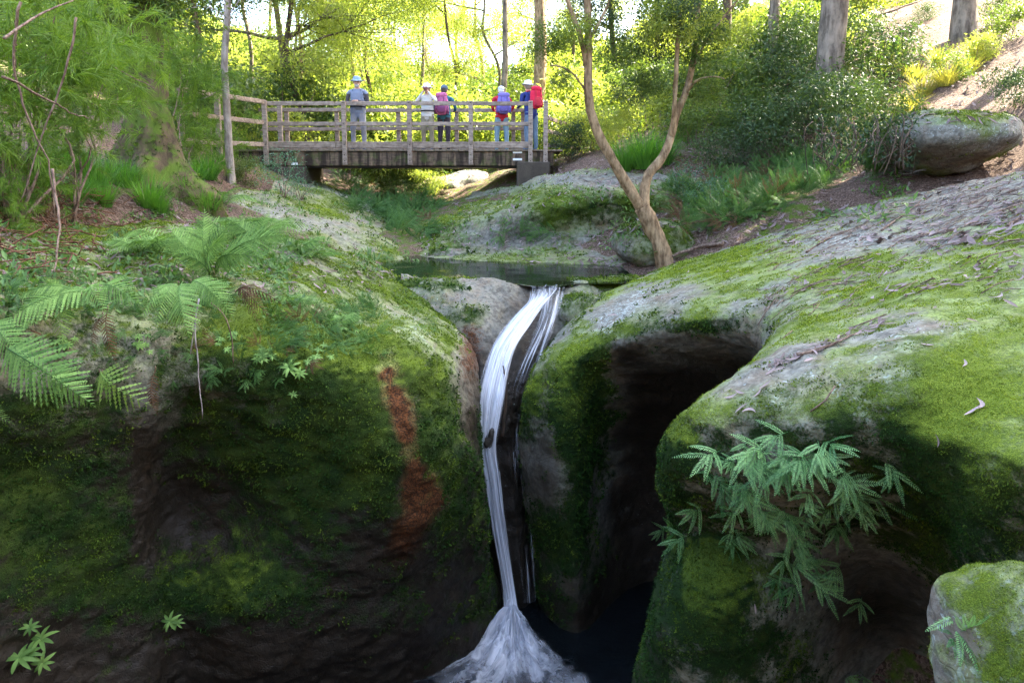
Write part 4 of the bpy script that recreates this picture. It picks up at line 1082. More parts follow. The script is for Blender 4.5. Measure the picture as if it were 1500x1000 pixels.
M_BARK_BR = bark_mat('brown_bark', (.10, .062, .032), (.40, .28, .16), 1.8)
M_BARK_PALE = bark_mat('pale_bark', (.14, .11, .09), (.42, .36, .31), 1.2)
M_BARK_DK = bark_mat('dark_bark', (.035, .025, .018), (.14, .10, .07))
M_BARK_MOSS = bark_mat('mossy_bark', (.035, .025, .014), (.14, .10, .055), 1.0, 1.0)
M_TWIG = bark_mat('twig', (.08, .05, .035), (.28, .20, .15), 4.0)
M_TWIG_PALE = bark_mat('pale_twig', (.16, .13, .12), (.42, .37, .35), 4.0)
M_STEM = simple_mat('green_stem', (.07, .09, .03), .6)
M_STEM_BR = simple_mat('brown_stem', (.10, .055, .03), .7)

def orient(d, up=(0, 0, 1)):
    """Matrix whose x axis is d and whose z axis is as near to up as it gets."""
    x = normalize(np.asarray(d, float)); z = np.asarray(up, float)
    y = normalize(np.cross(z, x)); z = np.cross(x, y)
    return np.c_[x, y, z]
def place_part(name, me, parent, pos, Rm, scale=1.0):
    o = bpy.data.objects.new(name, me); C.objects.link(o); o.parent = parent
    M = np.eye(4); M[:3, :3] = np.asarray(Rm) * scale; M[:3, 3] = np.asarray(pos) - np.array(parent.location)
    o.matrix_local = Matrix(M.tolist())
    return o

# ------------------------------------------------------------------ ferns
def frond_mesh(name, mat, L=1.0, pairs=20, plen=.26, arch=.16, droop=.35, lobes=9, seed=0, lw=.17, fwd=.45, sag=.25, start=.12, stem=None):
    r = np.random.default_rng(seed); g = G()
    t = np.linspace(0, 1, 24)
    rach = np.c_[L * t * (1 - .12 * t), L * .05 * np.sin(t * 2.5 + seed), L * (arch * 4 * t * (1 - t * .75) - droop * t ** 2.2)]
    g.tube(rach, np.linspace(.008, .0022, 24) * L, 4, .15)
    tan = normalize(np.gradient(rach, axis=0))
    for k in range(pairs):
        tt = start + (1 - start) * (k + .3) / pairs
        b = np.array([np.interp(tt, t, rach[:, j]) for j in range(3)]); tg = normalize(np.array([np.interp(tt, t, tan[:, j]) for j in range(3)]))
        u = (tt - start) / (1 - start)
        ln = plen * L * (math.sin(math.pi * min(1, .22 + .80 * u)) ** .8) * r.uniform(.88, 1.08)
        for sg in (-1, 1):
            if r.random() < .03: continue
            dr = normalize(np.array([0, sg, 0]) + tg * (fwd + .35 * u) + np.array([0, 0, -sag + r.normal(0, .06)]))
            up = normalize(np.cross(dr, np.cross(np.array([0, 0, 1.0]), dr)))
            s = np.linspace(0, 1, lobes + 1)[:-1]
            pp = b + dr * (s * ln)[:, None] + np.array([0, 0, -1.0]) * (.12 * ln * s ** 2)[:, None]
            wl = lw * ln * .42 * (1 - s) ** .7 + .006 * L
            tn = .5 + .28 * r.normal() * .6
            for s2 in (-1, 1):
                sd = np.cross(up, dr) * s2
                dl = normalize(sd[None] + dr[None] * .75 + r.normal(0, .05, (lobes, 3)))
                g.leaves(pp, dl, np.repeat(up[None], lobes, 0), wl, ln / lobes * 1.25, np.clip(tn + r.normal(0, .1, lobes), 0, 1), .05, .4)
            g.leaves(b[None], dr[None], up[None], ln * 1.06, ln * .07 + .002, [np.clip(tn + .15, 0, 1)], .05, .3)
    return g.mesh(name, mat)

FR = {('n', k): frond_mesh('frond', M_FERN, seed=k, arch=.12 + .04 * k, droop=.3 + .15 * k, plen=.27 - .02 * k) for k in range(3)}
FR.update({('y', k): frond_mesh('frond', M_FERN_Y, pairs=11, plen=.34, lobes=6, seed=9 + k, lw=.22, droop=.45) for k in range(2)})
FR.update({('d', k): frond_mesh('dead_frond', M_FERN_DRY, pairs=15, plen=.16, lobes=6, seed=19 + k, droop=.5, sag=.5, lw=.16) for k in range(2)})
FR.update({('m', k): frond_mesh('frond', M_FERN, pairs=15, plen=.26, lobes=5, seed=29 + k, droop=.35 + .1 * k, lw=.15) for k in range(3)})

def fern(label, px, py, fronds, kind='n', group=None, at=None):
    """fronds: list of (dx right, dy away, dz up, length, kind) directions from the root."""
    p, n = hit(px, py) if at is None else (np.asarray(at, float), np.array([0, 0, 1.0]))
    o = thing('fern', label, 'fern', tuple(p), 0, group)
    for i, fr in enumerate(fronds):
        kd = fr[4] if len(fr) > 4 else kind
        nk = {'n': 3, 'y': 2, 'd': 2, 'm': 3}[kd]
        me = FR[(kd, (i + len(label)) % nk)]
        d = np.array(fr[:3], float)
        place_part(me.name.split('.')[0], me, o, p - n * .01, orient(d, normalize(np.array([0, -.55, 1.0]) + rng.normal(0, .12, 3))), fr[3])
    return o

def laid_fern(label, fronds, group=None):
    """fronds: (base px, py, Y, tip px, py, Y, kind, facing) - each frond from its base to its tip."""
    p0 = P(*fronds[0][:3]); o = thing('fern', label, 'fern', tuple(p0), 0, group)
    for i, fr in enumerate(fronds):
        A, B = P(*fr[:3]), P(*fr[3:6]); kd = fr[6]; nk = {'n': 3, 'y': 2, 'd': 2, 'm': 3}[kd]
        me = FR[(kd, i % nk)]
        co = np.zeros(len(me.vertices) * 3, np.float32); me.vertices.foreach_get('co', co); co = co.reshape(-1, 3)
        tip = co[np.argmax(co[:, 0])]
        Rm = orient(B - A, fr[7] if len(fr) > 7 else (rng.normal(0, .15), -.9, .75)) @ orient(tip, (0, 0, 1)).T
        place_part(me.name.split('.')[0], me, o, A, Rm, np.linalg.norm(B - A) / np.linalg.norm(tip))
        g = G(); q, _ = hit(fr[0], fr[1]); g.tube(spline([A - p0, (A + q) / 2 - p0 + np.array([0, 0, .02]), q - p0], 6), .0035, 4, .2); g.build('stalk', M_STEM_BR, o)
    return o
laid_fern('big comb shaped fern frond hanging over the dark wall at the picture edge', [(8, 508, 3.35, 135, 592, 3.15, 'n', (0, -1, .55)), (75, 545, 3.4, 142, 598, 3.3, 'n', (.2, -1, .5)), (-20, 600, 3.4, 22, 622, 3.3, 'n'), (-10, 470, 3.5, 40, 540, 3.3, 'n')])
laid_fern('bright yellow green fern frond hanging from the left rim above the dark wall', [(146, 545, 3.75, 222, 594, 3.65, 'y', (0, -1, .5)), (150, 545, 3.75, 158, 575, 3.7, 'y')])
laid_fern('large pale green fern arching along the left rim', [(150, 428, 3.95, 0, 478, 3.6, 'n', (0, -.75, .9)), (120, 432, 3.9, 20, 440, 3.7, 'n', (0, -.5, 1)), (135, 425, 3.95, 165, 470, 3.75, 'n'), (95, 430, 3.9, 62, 405, 3.8, 'n'), (150, 430, 4.0, 215, 452, 3.8, 'n'), (60, 470, 3.7, 18, 505, 3.6, 'n'), (100, 450, 3.8, 95, 500, 3.7, 'y')])
laid_fern('fern with one broad frond hanging straight down over the rim', [(268, 412, 4.25, 278, 496, 3.95, 'n', (0, -1, .25)), (262, 415, 4.25, 205, 470, 4.0, 'n'), (255, 420, 4.2, 228, 482, 4.0, 'n'), (280, 412, 4.3, 330, 450, 4.1, 'n'), (300, 418, 4.3, 345, 470, 4.1, 'n')])
laid_fern('withered brown fern hanging down from the rim', [(158, 452, 3.9, 172, 535, 3.85, 'd'), (150, 460, 3.9, 140, 520, 3.85, 'd'), (228, 540, 4.0, 232, 610, 4.0, 'd')])
laid_fern('withered brown fern fronds draped on the mossy shoulder', [(350, 425, 4.6, 400, 470, 4.4, 'd'), (355, 430, 4.6, 385, 485, 4.4, 'd'), (345, 428, 4.6, 420, 450, 4.5, 'd')])
laid_fern('tall fern with long blurred fronds standing above the rim', [(310, 400, 5.0, 245, 330, 5.0, 'n', (0, -.8, .6)), (312, 400, 5.0, 300, 305, 5.1, 'n', (.3, -1, .2)), (315, 398, 5.0, 360, 310, 5.1, 'n', (-.2, -1, .2)), (316, 400, 5.0, 425, 345, 5.0, 'n', (0, -.8, .7)), (314, 402, 5.0, 405, 385, 4.8, 'n'), (308, 402, 5.0, 232, 365, 4.8, 'n'), (313, 400, 5.0, 340, 350, 4.7, 'n')])
laid_fern('pale fern arching over the slab behind the tall fern', [(385, 360, 6.6, 330, 318, 6.6, 'n'), (386, 360, 6.6, 430, 318, 6.6, 'n'), (388, 362, 6.6, 450, 345, 6.5, 'n'), (384, 362, 6.6, 345, 352, 6.4, 'n'), (386, 358, 6.6, 395, 308, 6.7, 'n', (0, -1, .2))])
for i, (px, py, s, lb) in enumerate([(345, 352, .6, 'fern with long fronds behind the mossy shoulder'),
        (395, 345, .55, 'fern leaning over the pale slab left of the pool'), (250, 370, .5, 'fern in the middle of the fern bank under the mossy stump'), (205, 372, .42, 'short fern at the top of the left rim'),
        (440, 372, .42, 'low fern in the gap between two pale slabs'), (470, 380, .36, 'small fern by the gap left of the pool'), (330, 300, .55, 'fern at the foot of the thin pale tree'), (430, 445, .26, 'fern tuft on the rounded mossy shoulder'),
        (500, 475, .22, 'small fern at the top of the rust streaked wall')]):
    nf = 9
    fern(lb, px, py, [(math.cos(a), math.sin(a) * .8 - .1, rng.uniform(.25, .75), s * rng.uniform(.7, 1.1), 'm') for a in np.linspace(0, 2 * np.pi, nf, endpoint=False) + rng.uniform(0, 1)])

def coral_mesh(seed, mat=None):
    """Forking fern frond: a stem that forks twice into drooping comb arms."""
    r = np.random.default_rng(seed); g = G()
    base = np.array([0, 0, 0.0]); t = np.linspace(0, 1, 8)
    st = np.c_[.22 * t, .02 * np.sin(3 * t), .06 * np.sin(np.pi * t * .8)]
    g.tube(st, .0028, 4, .1)
    tip = st[-1]
    for a, t0 in ((-.95, .62), (.85, .74), (-.38, 1.0), (.22, 1.0), (.62, .9)):
        tip = np.array([np.interp(t0, t, st[:, j]) for j in range(3)])
        a += r.normal(0, .10)
        ln = .24 * r.uniform(.8, 1.15)
        s = np.linspace(0, 1, 17)
        d0 = np.array([math.cos(a), math.sin(a), .10 + r.normal(0, .08)])
        arm = tip + d0 * (s * ln)[:, None] + np.array([0, 0, -1.0]) * (ln * .32 * s ** 2)[:, None]
        g.tube(arm, np.linspace(.002, .0008, 17), 3, .2)
        dr = normalize(np.gradient(arm, axis=0))
        sidev = normalize(np.cross(np.array([0, 0, 1.0])[None], dr)); upv = np.cross(dr, sidev)
        wl = .038 * np.sin(np.pi * np.clip(.28 + .72 * s, 0, 1)) ** .8 + .004
        tn = .55 + r.normal(0, .12)
        for sg in (-1, 1):
            dl = normalize(sidev * sg + dr * .9 - upv * .15 + r.normal(0, .05, dr.shape))
            g.leaves(arm, dl, upv, wl * r.uniform(.85, 1.1, 17), .0085, np.clip(tn + r.normal(0, .1, 17), 0, 1), .05, .45)
    return g.mesh('frond', mat or M_FERN_COR)
M_FERN_DEEP = leaf_mat('deep_fern_leaf', (.018, .062, .010), (.10, .21, .045), .3, .55, .3, .25)
COR = [coral_mesh(40 + k) for k in range(5)]
COR_D = [coral_mesh(240 + k, M_FERN_DEEP) for k in range(5)] + [coral_mesh(246, M_FERN_DRY)]
def coral_fern(label, spots, scale, group=None, deep=False):
    p0, n0 = hit(*spots[0])
    o = thing('coral_fern', label, 'fern', tuple(p0), 0, group)
    for i, (px, py) in enumerate(spots):
        p, n = hit(px, py)
        d = normalize(n * .55 + np.array([rng.uniform(-1, 1), -.25, rng.uniform(-.55, .45)]))
        pb = p - n * .02 - d * .02
        place_part('frond', (COR_D[rng.integers(0, 6) if rng.random() < .5 else rng.integers(0, 5)] if deep else COR[i % 5]), o, pb, orient(d, normalize(np.array([rng.uniform(-.3, .3), -.95, rng.uniform(.4, 1.0)]))), scale * rng.uniform(.65, 1.3))
    return o
cs = []
for (cx, cy, rx, ry, k) in [(1150, 665, 115, 32, 26), (1080, 735, 55, 40, 11), (1225, 730, 60, 40, 13), (1150, 780, 95, 48, 17), (1200, 850, 60, 35, 8), (1060, 690, 35, 25, 6)]:
    for _ in range(k): cs.append((cx + rng.normal() * rx * .6, cy + rng.normal() * ry * .7))
coral_fern('dense clump of forking fern hanging from the rounded rock on the near right', [(1150, 690)] + cs, .49)
coral_fern('small fern sprig on the rock edge beside the dark bay', [(985, 775), (975, 770), (995, 782)], .55)
coral_fern('fern sprig beside the pale boulder in the lower right corner', [(1385, 905), (1375, 890), (1395, 915), (1380, 925)], .42)
coral_fern('fern tips poking up at the bottom edge under the right rock', [(1265, 992), (1290, 995), (1240, 996)], .4)
cs = [(rng.uniform(990, 1300), 0) for _ in range(150)]
def rim_y(x): return np.interp(x, [960, 1000, 1100, 1160, 1300], [350, 345, 325, 300, 255])
for gi, (x0, x1, lb) in enumerate([(985, 1060, 'ferns behind the forked tree along the slope crest'), (1060, 1130, 'thick bank of ferns over the crest of the right slope'), (1130, 1200, 'ferns filling the hollow below the tangled thicket'), (1200, 1300, 'ferns at the top of the right slope below the jutting boulder')]):
    sp = [(rng.uniform(x0, x1), 0) for _ in range(120)]
    sp = [(a, rim_y(a) - rng.uniform(2, 70)) for a, _ in sp]
    coral_fern(lb, sp, 1.0, deep=True)
coral_fern('leafy ferns at the foot of the mossy dome behind the pool', [(690, 345), (700, 350), (745, 342), (760, 350), (780, 345), (795, 350), (770, 338), (735, 350), (820, 345), (805, 340)], 1.1, deep=True)
coral_fern('ferns in the creek gully under the bridge', [(rng.uniform(555, 640), rng.uniform(285, 345)) for _ in range(110)], 1.25, deep=True)
coral_fern('blue green ferns at the left side of the gully under the bridge', [(rng.uniform(500, 570), rng.uniform(262, 320)) for _ in range(60)], 1.2, deep=True)
coral_fern('scattered fern sprigs over the rounded mossy shoulder', [(rng.uniform(395, 560), rng.uniform(440, 520)) for _ in range(80)], .42, deep=True)
coral_fern('small ferns hanging on the dark wall under the rim', [(rng.uniform(150, 470), rng.uniform(480, 560)) for _ in range(60)], .32, deep=True)
coral_fern('fern sprigs along the left rim between the bigger ferns', [(rng.uniform(0, 330), rng.uniform(400, 470)) for _ in range(80)], .42, deep=True)

def blade(g, p, d, up, L, W, droop, n=6, tint=.5):
    t = np.linspace(0, 1, n); d = normalize(d); sd = normalize(np.cross(d, up))
    c = p + d * (t * L)[:, None] - np.array([0, 0, 1.0]) * (droop * L * t ** 2)[:, None]
    w = W * np.sin(np.pi * np.clip(.12 + .88 * t, 0, 1)) ** .75 * .5
    fold = np.cross(sd, d) * .25
    v = np.stack([c + sd * w[:, None] + fold * w[:, None], c, c - sd * w[:, None] + fold * w[:, None]], 1).reshape(-1, 3)
    g.add(v, grid_faces(n, 3), tint)
def whorl_mesh(seed, k=8, mat=None):
    r = np.random.default_rng(seed); g = G()
    for i in range(k):
        a = 2 * np.pi * i / k + r.normal(0, .15)
        blade(g, np.zeros(3), np.array([math.cos(a), math.sin(a), .35 + r.normal(0, .12)]), np.array([0, 0, 1.0]), r.uniform(.8, 1.1), .24, .55, 7, np.clip(.55 + r.normal(0, .15), 0, 1))
    return g.mesh('leaf_whorl', mat or M_FERN)
WH = [whorl_mesh(60 + k) for k in range(3)]
def whorl_plant(label, heads, stem=.06):
    p0, n0 = hit(*heads[0][:2])
    o = thing('wall_plant', label, 'plant', tuple(p0))
    for i, (px, py, s) in enumerate(heads):
        g = G(); p, n = hit(px, py); top = p + normalize(n + np.array([0, -.3, .3])) * stem
        g.tube(np.linspace(p - n * .02, top, 4) - p0, .003, 4, .3); g.build('stem', M_STEM_BR, o)
        place_part('leaf_whorl', WH[i % 3], o, top, orient(np.array([1, .1 * i, 0]), normalize(n * .8 + np.array([0, -.3, .8]))), s)
whorl_plant('pale leafy plant growing low on the wall in the bottom left corner', [(52, 935, .11), (38, 955, .10), (22, 962, .11), (60, 962, .09), (40, 915, .07)])
whorl_plant('small hanging plant with narrow leaves under the mossy ledge', [(250, 905, .09), (258, 908, .07)])
whorl_plant('pale star shaped plant hanging at the edge of the mossy shoulder', [(425, 540, .085), (440, 545, .06), (432, 575, .04)], .05)
for i, (px, py) in enumerate([(95, 505), (205, 505), (330, 498), (385, 520), (470, 520), (515, 470)]):
    whorl_plant(['little green plant under the comb shaped fern', 'little green plant beside the withered fern', 'little green plant under the broad hanging frond', 'little plant left of the star shaped plant', 'little plant right of the star shaped plant', 'little plant above the rust streak'][i],
                [(px + rng.normal(0, 10), py + rng.normal(0, 10), rng.uniform(.025, .05)) for _ in range(8)], .03)

# ------------------------------------------------------------------ grasses, needle shrubs, leafy shrubs
def grass_mesh(name, mat, n=260, L=1.0, W=.016, spread=.22, droop=.7, seed=0):
    r = np.random.default_rng(seed); t = np.linspace(0, 1, 6)
    a = r.uniform(0, 2 * np.pi, n); lean = np.abs(r.normal(.35, .25, n)); ln = L * r.uniform(.55, 1.1, n)
    b = np.c_[np.cos(a), np.sin(a), np.zeros(n)] * (spread * r.random(n) ** .5)[:, None]
    d = normalize(np.c_[np.cos(a) * lean, np.sin(a) * lean, np.ones(n)])
    c = b[:, None] + d[:, None] * (t[None] * ln[:, None])[..., None]
    out = np.c_[np.cos(a), np.sin(a), np.zeros(n)]
    dr = r.uniform(.2, 1, n) * droop
    c = c + out[:, None] * (dr[:, None] * .35 * ln[:, None] * t[None] ** 2)[..., None]
    c[..., 2] -= (dr[:, None] * .55 * ln[:, None] * t[None] ** 2.4)
    sd = np.c_[-np.sin(a), np.cos(a), np.zeros(n)]
    w = W * .5 * (1 - t ** 2 * .95)
    v = np.stack([c + sd[:, None] * w[None, :, None], c - sd[:, None] * w[None, :, None]], 2).reshape(n, 12, 3)
    f = grid_faces(6, 2)
    F = (f[None] + (np.arange(n) * 12)[:, None, None]).reshape(-1, 4)
    ti = np.repeat(np.clip(r.normal(.5, .2, n), 0, 1), 12)
    return new_mesh(name, v.reshape(-1, 3), F, mat, True, {'tint': ti})
GR = [grass_mesh('blades', M_GRASS, seed=k) for k in range(3)]
GRY = [grass_mesh('blades', M_GRASS_Y, seed=5 + k, droop=.9) for k in range(2)]
def tussock(label, px, py, s, yellow=False, group=None):
    p, n = hit(px, py)
    o = thing('grass_tussock', label, 'grass', tuple(p), rng.uniform(0, 6), group)
    place = link('blades', (GRY if yellow else GR)[rng.integers(0, 2)], o, (0, 0, -.03), None, s)
    return o
for i, (px, py, s) in enumerate([(915, 250, .95), (945, 246, 1.05), (970, 240, .85)]):
    tussock(['bright green grass clump left of the fork in the tree', 'tallest bright green grass clump seen through the tree fork', 'bright green grass clump right of the fork in the tree'][i], px, py, s)
for i, (px, py, s) in enumerate([(1330, 165, .6), (1352, 140, .6), (1385, 125, .6), (1340, 120, .6), (1415, 110, .6), (1430, 85, .6), (1375, 95, .6)]):
    tussock(['first', 'second', 'fourth', 'third', 'sixth', 'seventh', 'fifth'][i] + ' sunlit yellow grass tussock from the thicket on the upper right bank', px, py, s, True, 'sunlit tussocks on the upper right bank')

def needle_mesh(name, seed, tufts=44, per=46, size=1.0):
    """Feathery foliage: sprays of long thin needles along arching twigs."""
    r = np.random.default_rng(seed); V, T = [], []; g = G()
    for k in range(tufts):
        c = r.normal(0, 1, 3) * np.array([.36, .30, .46]) * size
        ax = normalize(np.array([r.normal() * .6, r.normal() * .5, r.uniform(-.7, .8)]))
        s = r.uniform(0, 1, per)
        b = c + ax * (s * .34 * size)[:, None]
        d = normalize(ax * .9 + r.normal(0, .55, (per, 3)) + np.array([0, 0, -.18]))
        ln = r.uniform(.12, .30, per) * size
        e1 = b + d * (ln * .55)[:, None]; e2 = b + d * ln[:, None] + np.array([0, 0, -1]) * (.16 * ln)[:, None]
        sd = normalize(np.cross(d, r.normal(size=(per, 3)))) * .0042 * size
        v = np.stack([b - sd, b + sd, e1 + sd * .8, e1 - sd * .8, e2], 1)
        V.append(v.reshape(-1, 3)); T.append(np.repeat(np.clip(r.normal(.5, .12) + r.normal(0, .16, per), 0, 1), 5))
    V = np.concatenate(V); n = len(V) // 5; i = np.arange(n)[:, None] * 5
    return new_mesh(name, V, [i + [0, 1, 2, 3], i + [3, 2, 4]], M_NEEDLE, True, {'tint': np.concatenate(T)})
NE = [needle_mesh('needle_foliage', 70 + k) for k in range(3)]
def stem_path(a, b, wob=.08, n=12, sag=0.0):
    t = np.linspace(0, 1, n)[:, None]
    p = np.asarray(a) * (1 - t) + np.asarray(b) * t
    L_ = np.linalg.norm(np.asarray(b) - np.asarray(a))
    w = np.c_[fbm(np.c_[t[:, 0] * 3, np.full(n, rng.uniform(0, 99)), np.zeros(n)], 2), fbm(np.c_[t[:, 0] * 3, np.full(n, rng.uniform(0, 99)), np.ones(n)], 2), np.zeros(n)]
    p = p + w * wob * L_ * np.sin(np.pi * t)
    p[:, 2] += sag * L_ * np.sin(np.pi * t[:, 0])
    return p
def needle_shrub(label, px, py, clouds, group=None):
    p, n = hit(px, py)
    o = thing('needle_shrub', label, 'shrub', tuple(p), 0, group)
    for (qx, qy, dY, s) in clouds:
        c = P(qx, qy, p[1] + dY)
        place_part('needle_foliage', NE[rng.integers(0, 3)], o, c, rotz(rng.uniform(0, 6)), s)
        g = G(); g.tube(stem_path((0, 0, -.05), c - p + np.array([0, 0, .2 * s]), .1), np.linspace(.014, .004, 12), 5); g.build('stem', M_TWIG, o)
needle_shrub('feathery green shrub filling the top left corner', 20, 330, [(20, 40, .1, .75), (90, 30, .4, .8), (60, 110, .2, .7), (0, 150, 0, .6), (130, 90, .7, .7), (30, 210, .1, .45), (-60, 80, 0, .8)])
needle_shrub('feathery shrub with a hanging bright spray beside the mossy stump', 110, 330, [(110, 160, .1, .45), (95, 190, 0, .40), (150, 120, .4, .6), (130, 40, .6, .8), (190, 60, 1.0, .7)])
needle_shrub('feathery green shrub behind the mossy stump', 240, 250, [(225, 70, 1.0, .9), (250, 120, .8, .8), (235, 20, 1.5, 1.0), (270, 160, 1.0, .7), (290, 90, 1.5, 1.0)])
needle_shrub('feathery green shrub at the left end of the bridge rail', 285, 265, [(290, 190, 1.2, .9), (300, 230, 1.0, .7), (270, 215, .8, .7), (310, 200, 2.5, 1.0), (345, 180, 4.0, 1.1)])
needle_shrub('low feathery growth on the soil bank at the left edge', 10, 320, [(15, 275, -.2, .32), (20, 320, -.3, .25), (60, 250, .3, .35)])
for i, (px, py, s) in enumerate([(25, 312, .42), (150, 300, .4), (285, 268, .6), (305, 262, .7), (120, 255, .5), (255, 262, .5)]):
    tussock(['grass clump on the soil bank at the left edge', 'grass clump below the mossy stump', 'grass clump right of the mossy stump', 'grass clump at the foot of the rail post', 'grass clump left of the mossy stump', 'grass clump against the mossy stump'][i], px, py, s)

def leaf_cloud(name, mat, seed, R=(1, 1, 1), ncl=40, per=60, L=.10, W=.045, sig=.16, hollow=.25, flat=.5, twigs=True, gapf=1.1, gapt=-.15):
    """Crown of leaf clumps with gaps; clumps sit at twig ends."""
    r = np.random.default_rng(seed); g = G()
    c = normalize(r.normal(size=(ncl * 6, 3))) * (r.uniform(hollow, 1, ncl * 6) ** .6)[:, None]
    keep = fbm(c * gapf + seed * 3.1, 3) > gapt
    c = c[keep][:ncl] * np.array(R)
    for q in c:
        m = int(per * r.uniform(.5, 1.4)); s = sig * r.uniform(.7, 1.4)
        p = q + r.normal(0, 1, (m, 3)) * np.array([s, s, s * flat * 1.4])
        d = normalize(r.normal(0, 1, (m, 3)) + (p - q) / s * .6 + np.array([0, 0, -.45]))
        up = normalize(np.array([0, 0, 1.0]) + r.normal(0, .6, (m, 3)))
        g.leaves(p, d, up, L * r.uniform(.65, 1.25, m), W * r.uniform(.7, 1.2, m), np.clip(r.normal(.5, .14) + r.normal(0, .15, m), 0, 1))
    me = g.mesh(name, mat)
    return me, c
def shrub(label, px, py, s, cloud, group=None, stems=5, up=.75, at=None, rz=None, stem_m=None):
    p, n = hit(px, py) if at is None else (np.asarray(at, float), None)
    o = thing('shrub', label, 'shrub', tuple(p), rng.uniform(0, 6) if rz is None else rz, group)
    me, c = cloud
    link('foliage', me, o, (0, 0, up * s), None, s)
    g = G()
    for q in c[:: max(1, len(c) // stems)]:
        e = q * s + np.array([0, 0, up * s])
        g.tube(stem_path((0, 0, -.05), e, .08, 7), np.linspace(.016, .005, 7) * max(.6, s), 4)
    g.build('stem', stem_m or M_TWIG, o)
    return o
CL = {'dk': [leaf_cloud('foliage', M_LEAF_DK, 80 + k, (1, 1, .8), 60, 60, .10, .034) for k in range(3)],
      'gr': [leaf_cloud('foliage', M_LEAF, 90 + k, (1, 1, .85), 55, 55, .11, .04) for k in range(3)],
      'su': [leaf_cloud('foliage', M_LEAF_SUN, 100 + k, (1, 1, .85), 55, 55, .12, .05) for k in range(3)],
      'bl': [leaf_cloud('foliage', leaf_mat('blue_green_leaf', (.03, .085, .055), (.10, .22, .13), .3), 110 + k, (1, 1, .8), 26, 26, .12, .04, .2) for k in range(2)]}

for i in range(16):
    px, py = 55 + 18 * i, rng.uniform(238, 315)
    tussock(['first', 'second', 'third', 'fourth', 'fifth', 'sixth', 'seventh', 'eighth', 'ninth', 'tenth', 'eleventh', 'twelfth', 'thirteenth', 'fourteenth', 'fifteenth', 'sixteenth'][i] + ' grass clump from the picture edge along the left soil bank', px, py, rng.uniform(.22, .42) * (1 + i * .03), False, 'grass clumps on the left soil bank')

# ------------------------------------------------------------------ trees
def crown_mesh(seed, R, ncl, per, L, W, sig, mat): return leaf_cloud('crown', mat, seed, R, ncl, per, L, W, sig, .1, .6, gapf=1.9, gapt=.12)
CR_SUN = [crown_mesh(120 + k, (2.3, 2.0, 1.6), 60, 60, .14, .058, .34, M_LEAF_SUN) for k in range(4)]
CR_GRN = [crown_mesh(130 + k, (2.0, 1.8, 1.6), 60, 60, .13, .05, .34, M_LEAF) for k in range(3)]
CANOPY = [crown_mesh(140 + k, (3.0, 3.0, 1.5), 120, 90, .24, .11, .5, M_LEAF) for k in range(3)]

def tree(label, base, top, r0, r1, crowns, bark, group=None, name='tree', wob=.05, k=9, limbs=True, noise=.0, flare=1.35, seg=26):
    """crowns: list of (x, y, z, scale, (mesh, clumps)) in world space."""
    base = np.asarray(base, float); top = np.asarray(top, float)
    o = thing(name, label, 'tree', tuple(base), 0, group)
    path = stem_path(np.zeros(3) - np.array([0, 0, .25]), top - base, wob, seg)
    t = np.linspace(0, 1, seg)
    rad = r0 + (r1 - r0) * t; rad = rad * (1 + (flare - 1) * np.exp(-t * 18))
    g = G(); g.tube(path, rad, k, noise=noise); tr = g.build('trunk', bark, o)
    for (x, y, z, s, (me, c)) in crowns:
        q = np.array([x, y, z]) - base
        link('crown', me, o, tuple(q), (0, 0, rng.uniform(0, 6)), s)
        if limbs:
            zt = np.clip((q[2] - .8 * s) / max(.1, path[-1, 2]), .35, .97)
            a = path[int(zt * (seg - 1))]
            gl = G(); rr = rad[int(zt * (seg - 1))] * .7
            gl.tube(stem_path(a, q, .08, 9), np.linspace(rr, rr * .3, 9), 6)
            for e in c[::max(1, len(c) // 7)]:
                gl.tube(stem_path(a * .35 + q * .65, q + e * s * .85, .1, 6), np.linspace(rr * .4, rr * .1, 6), 4)
            gl.build('limb', bark, tr)
    return o

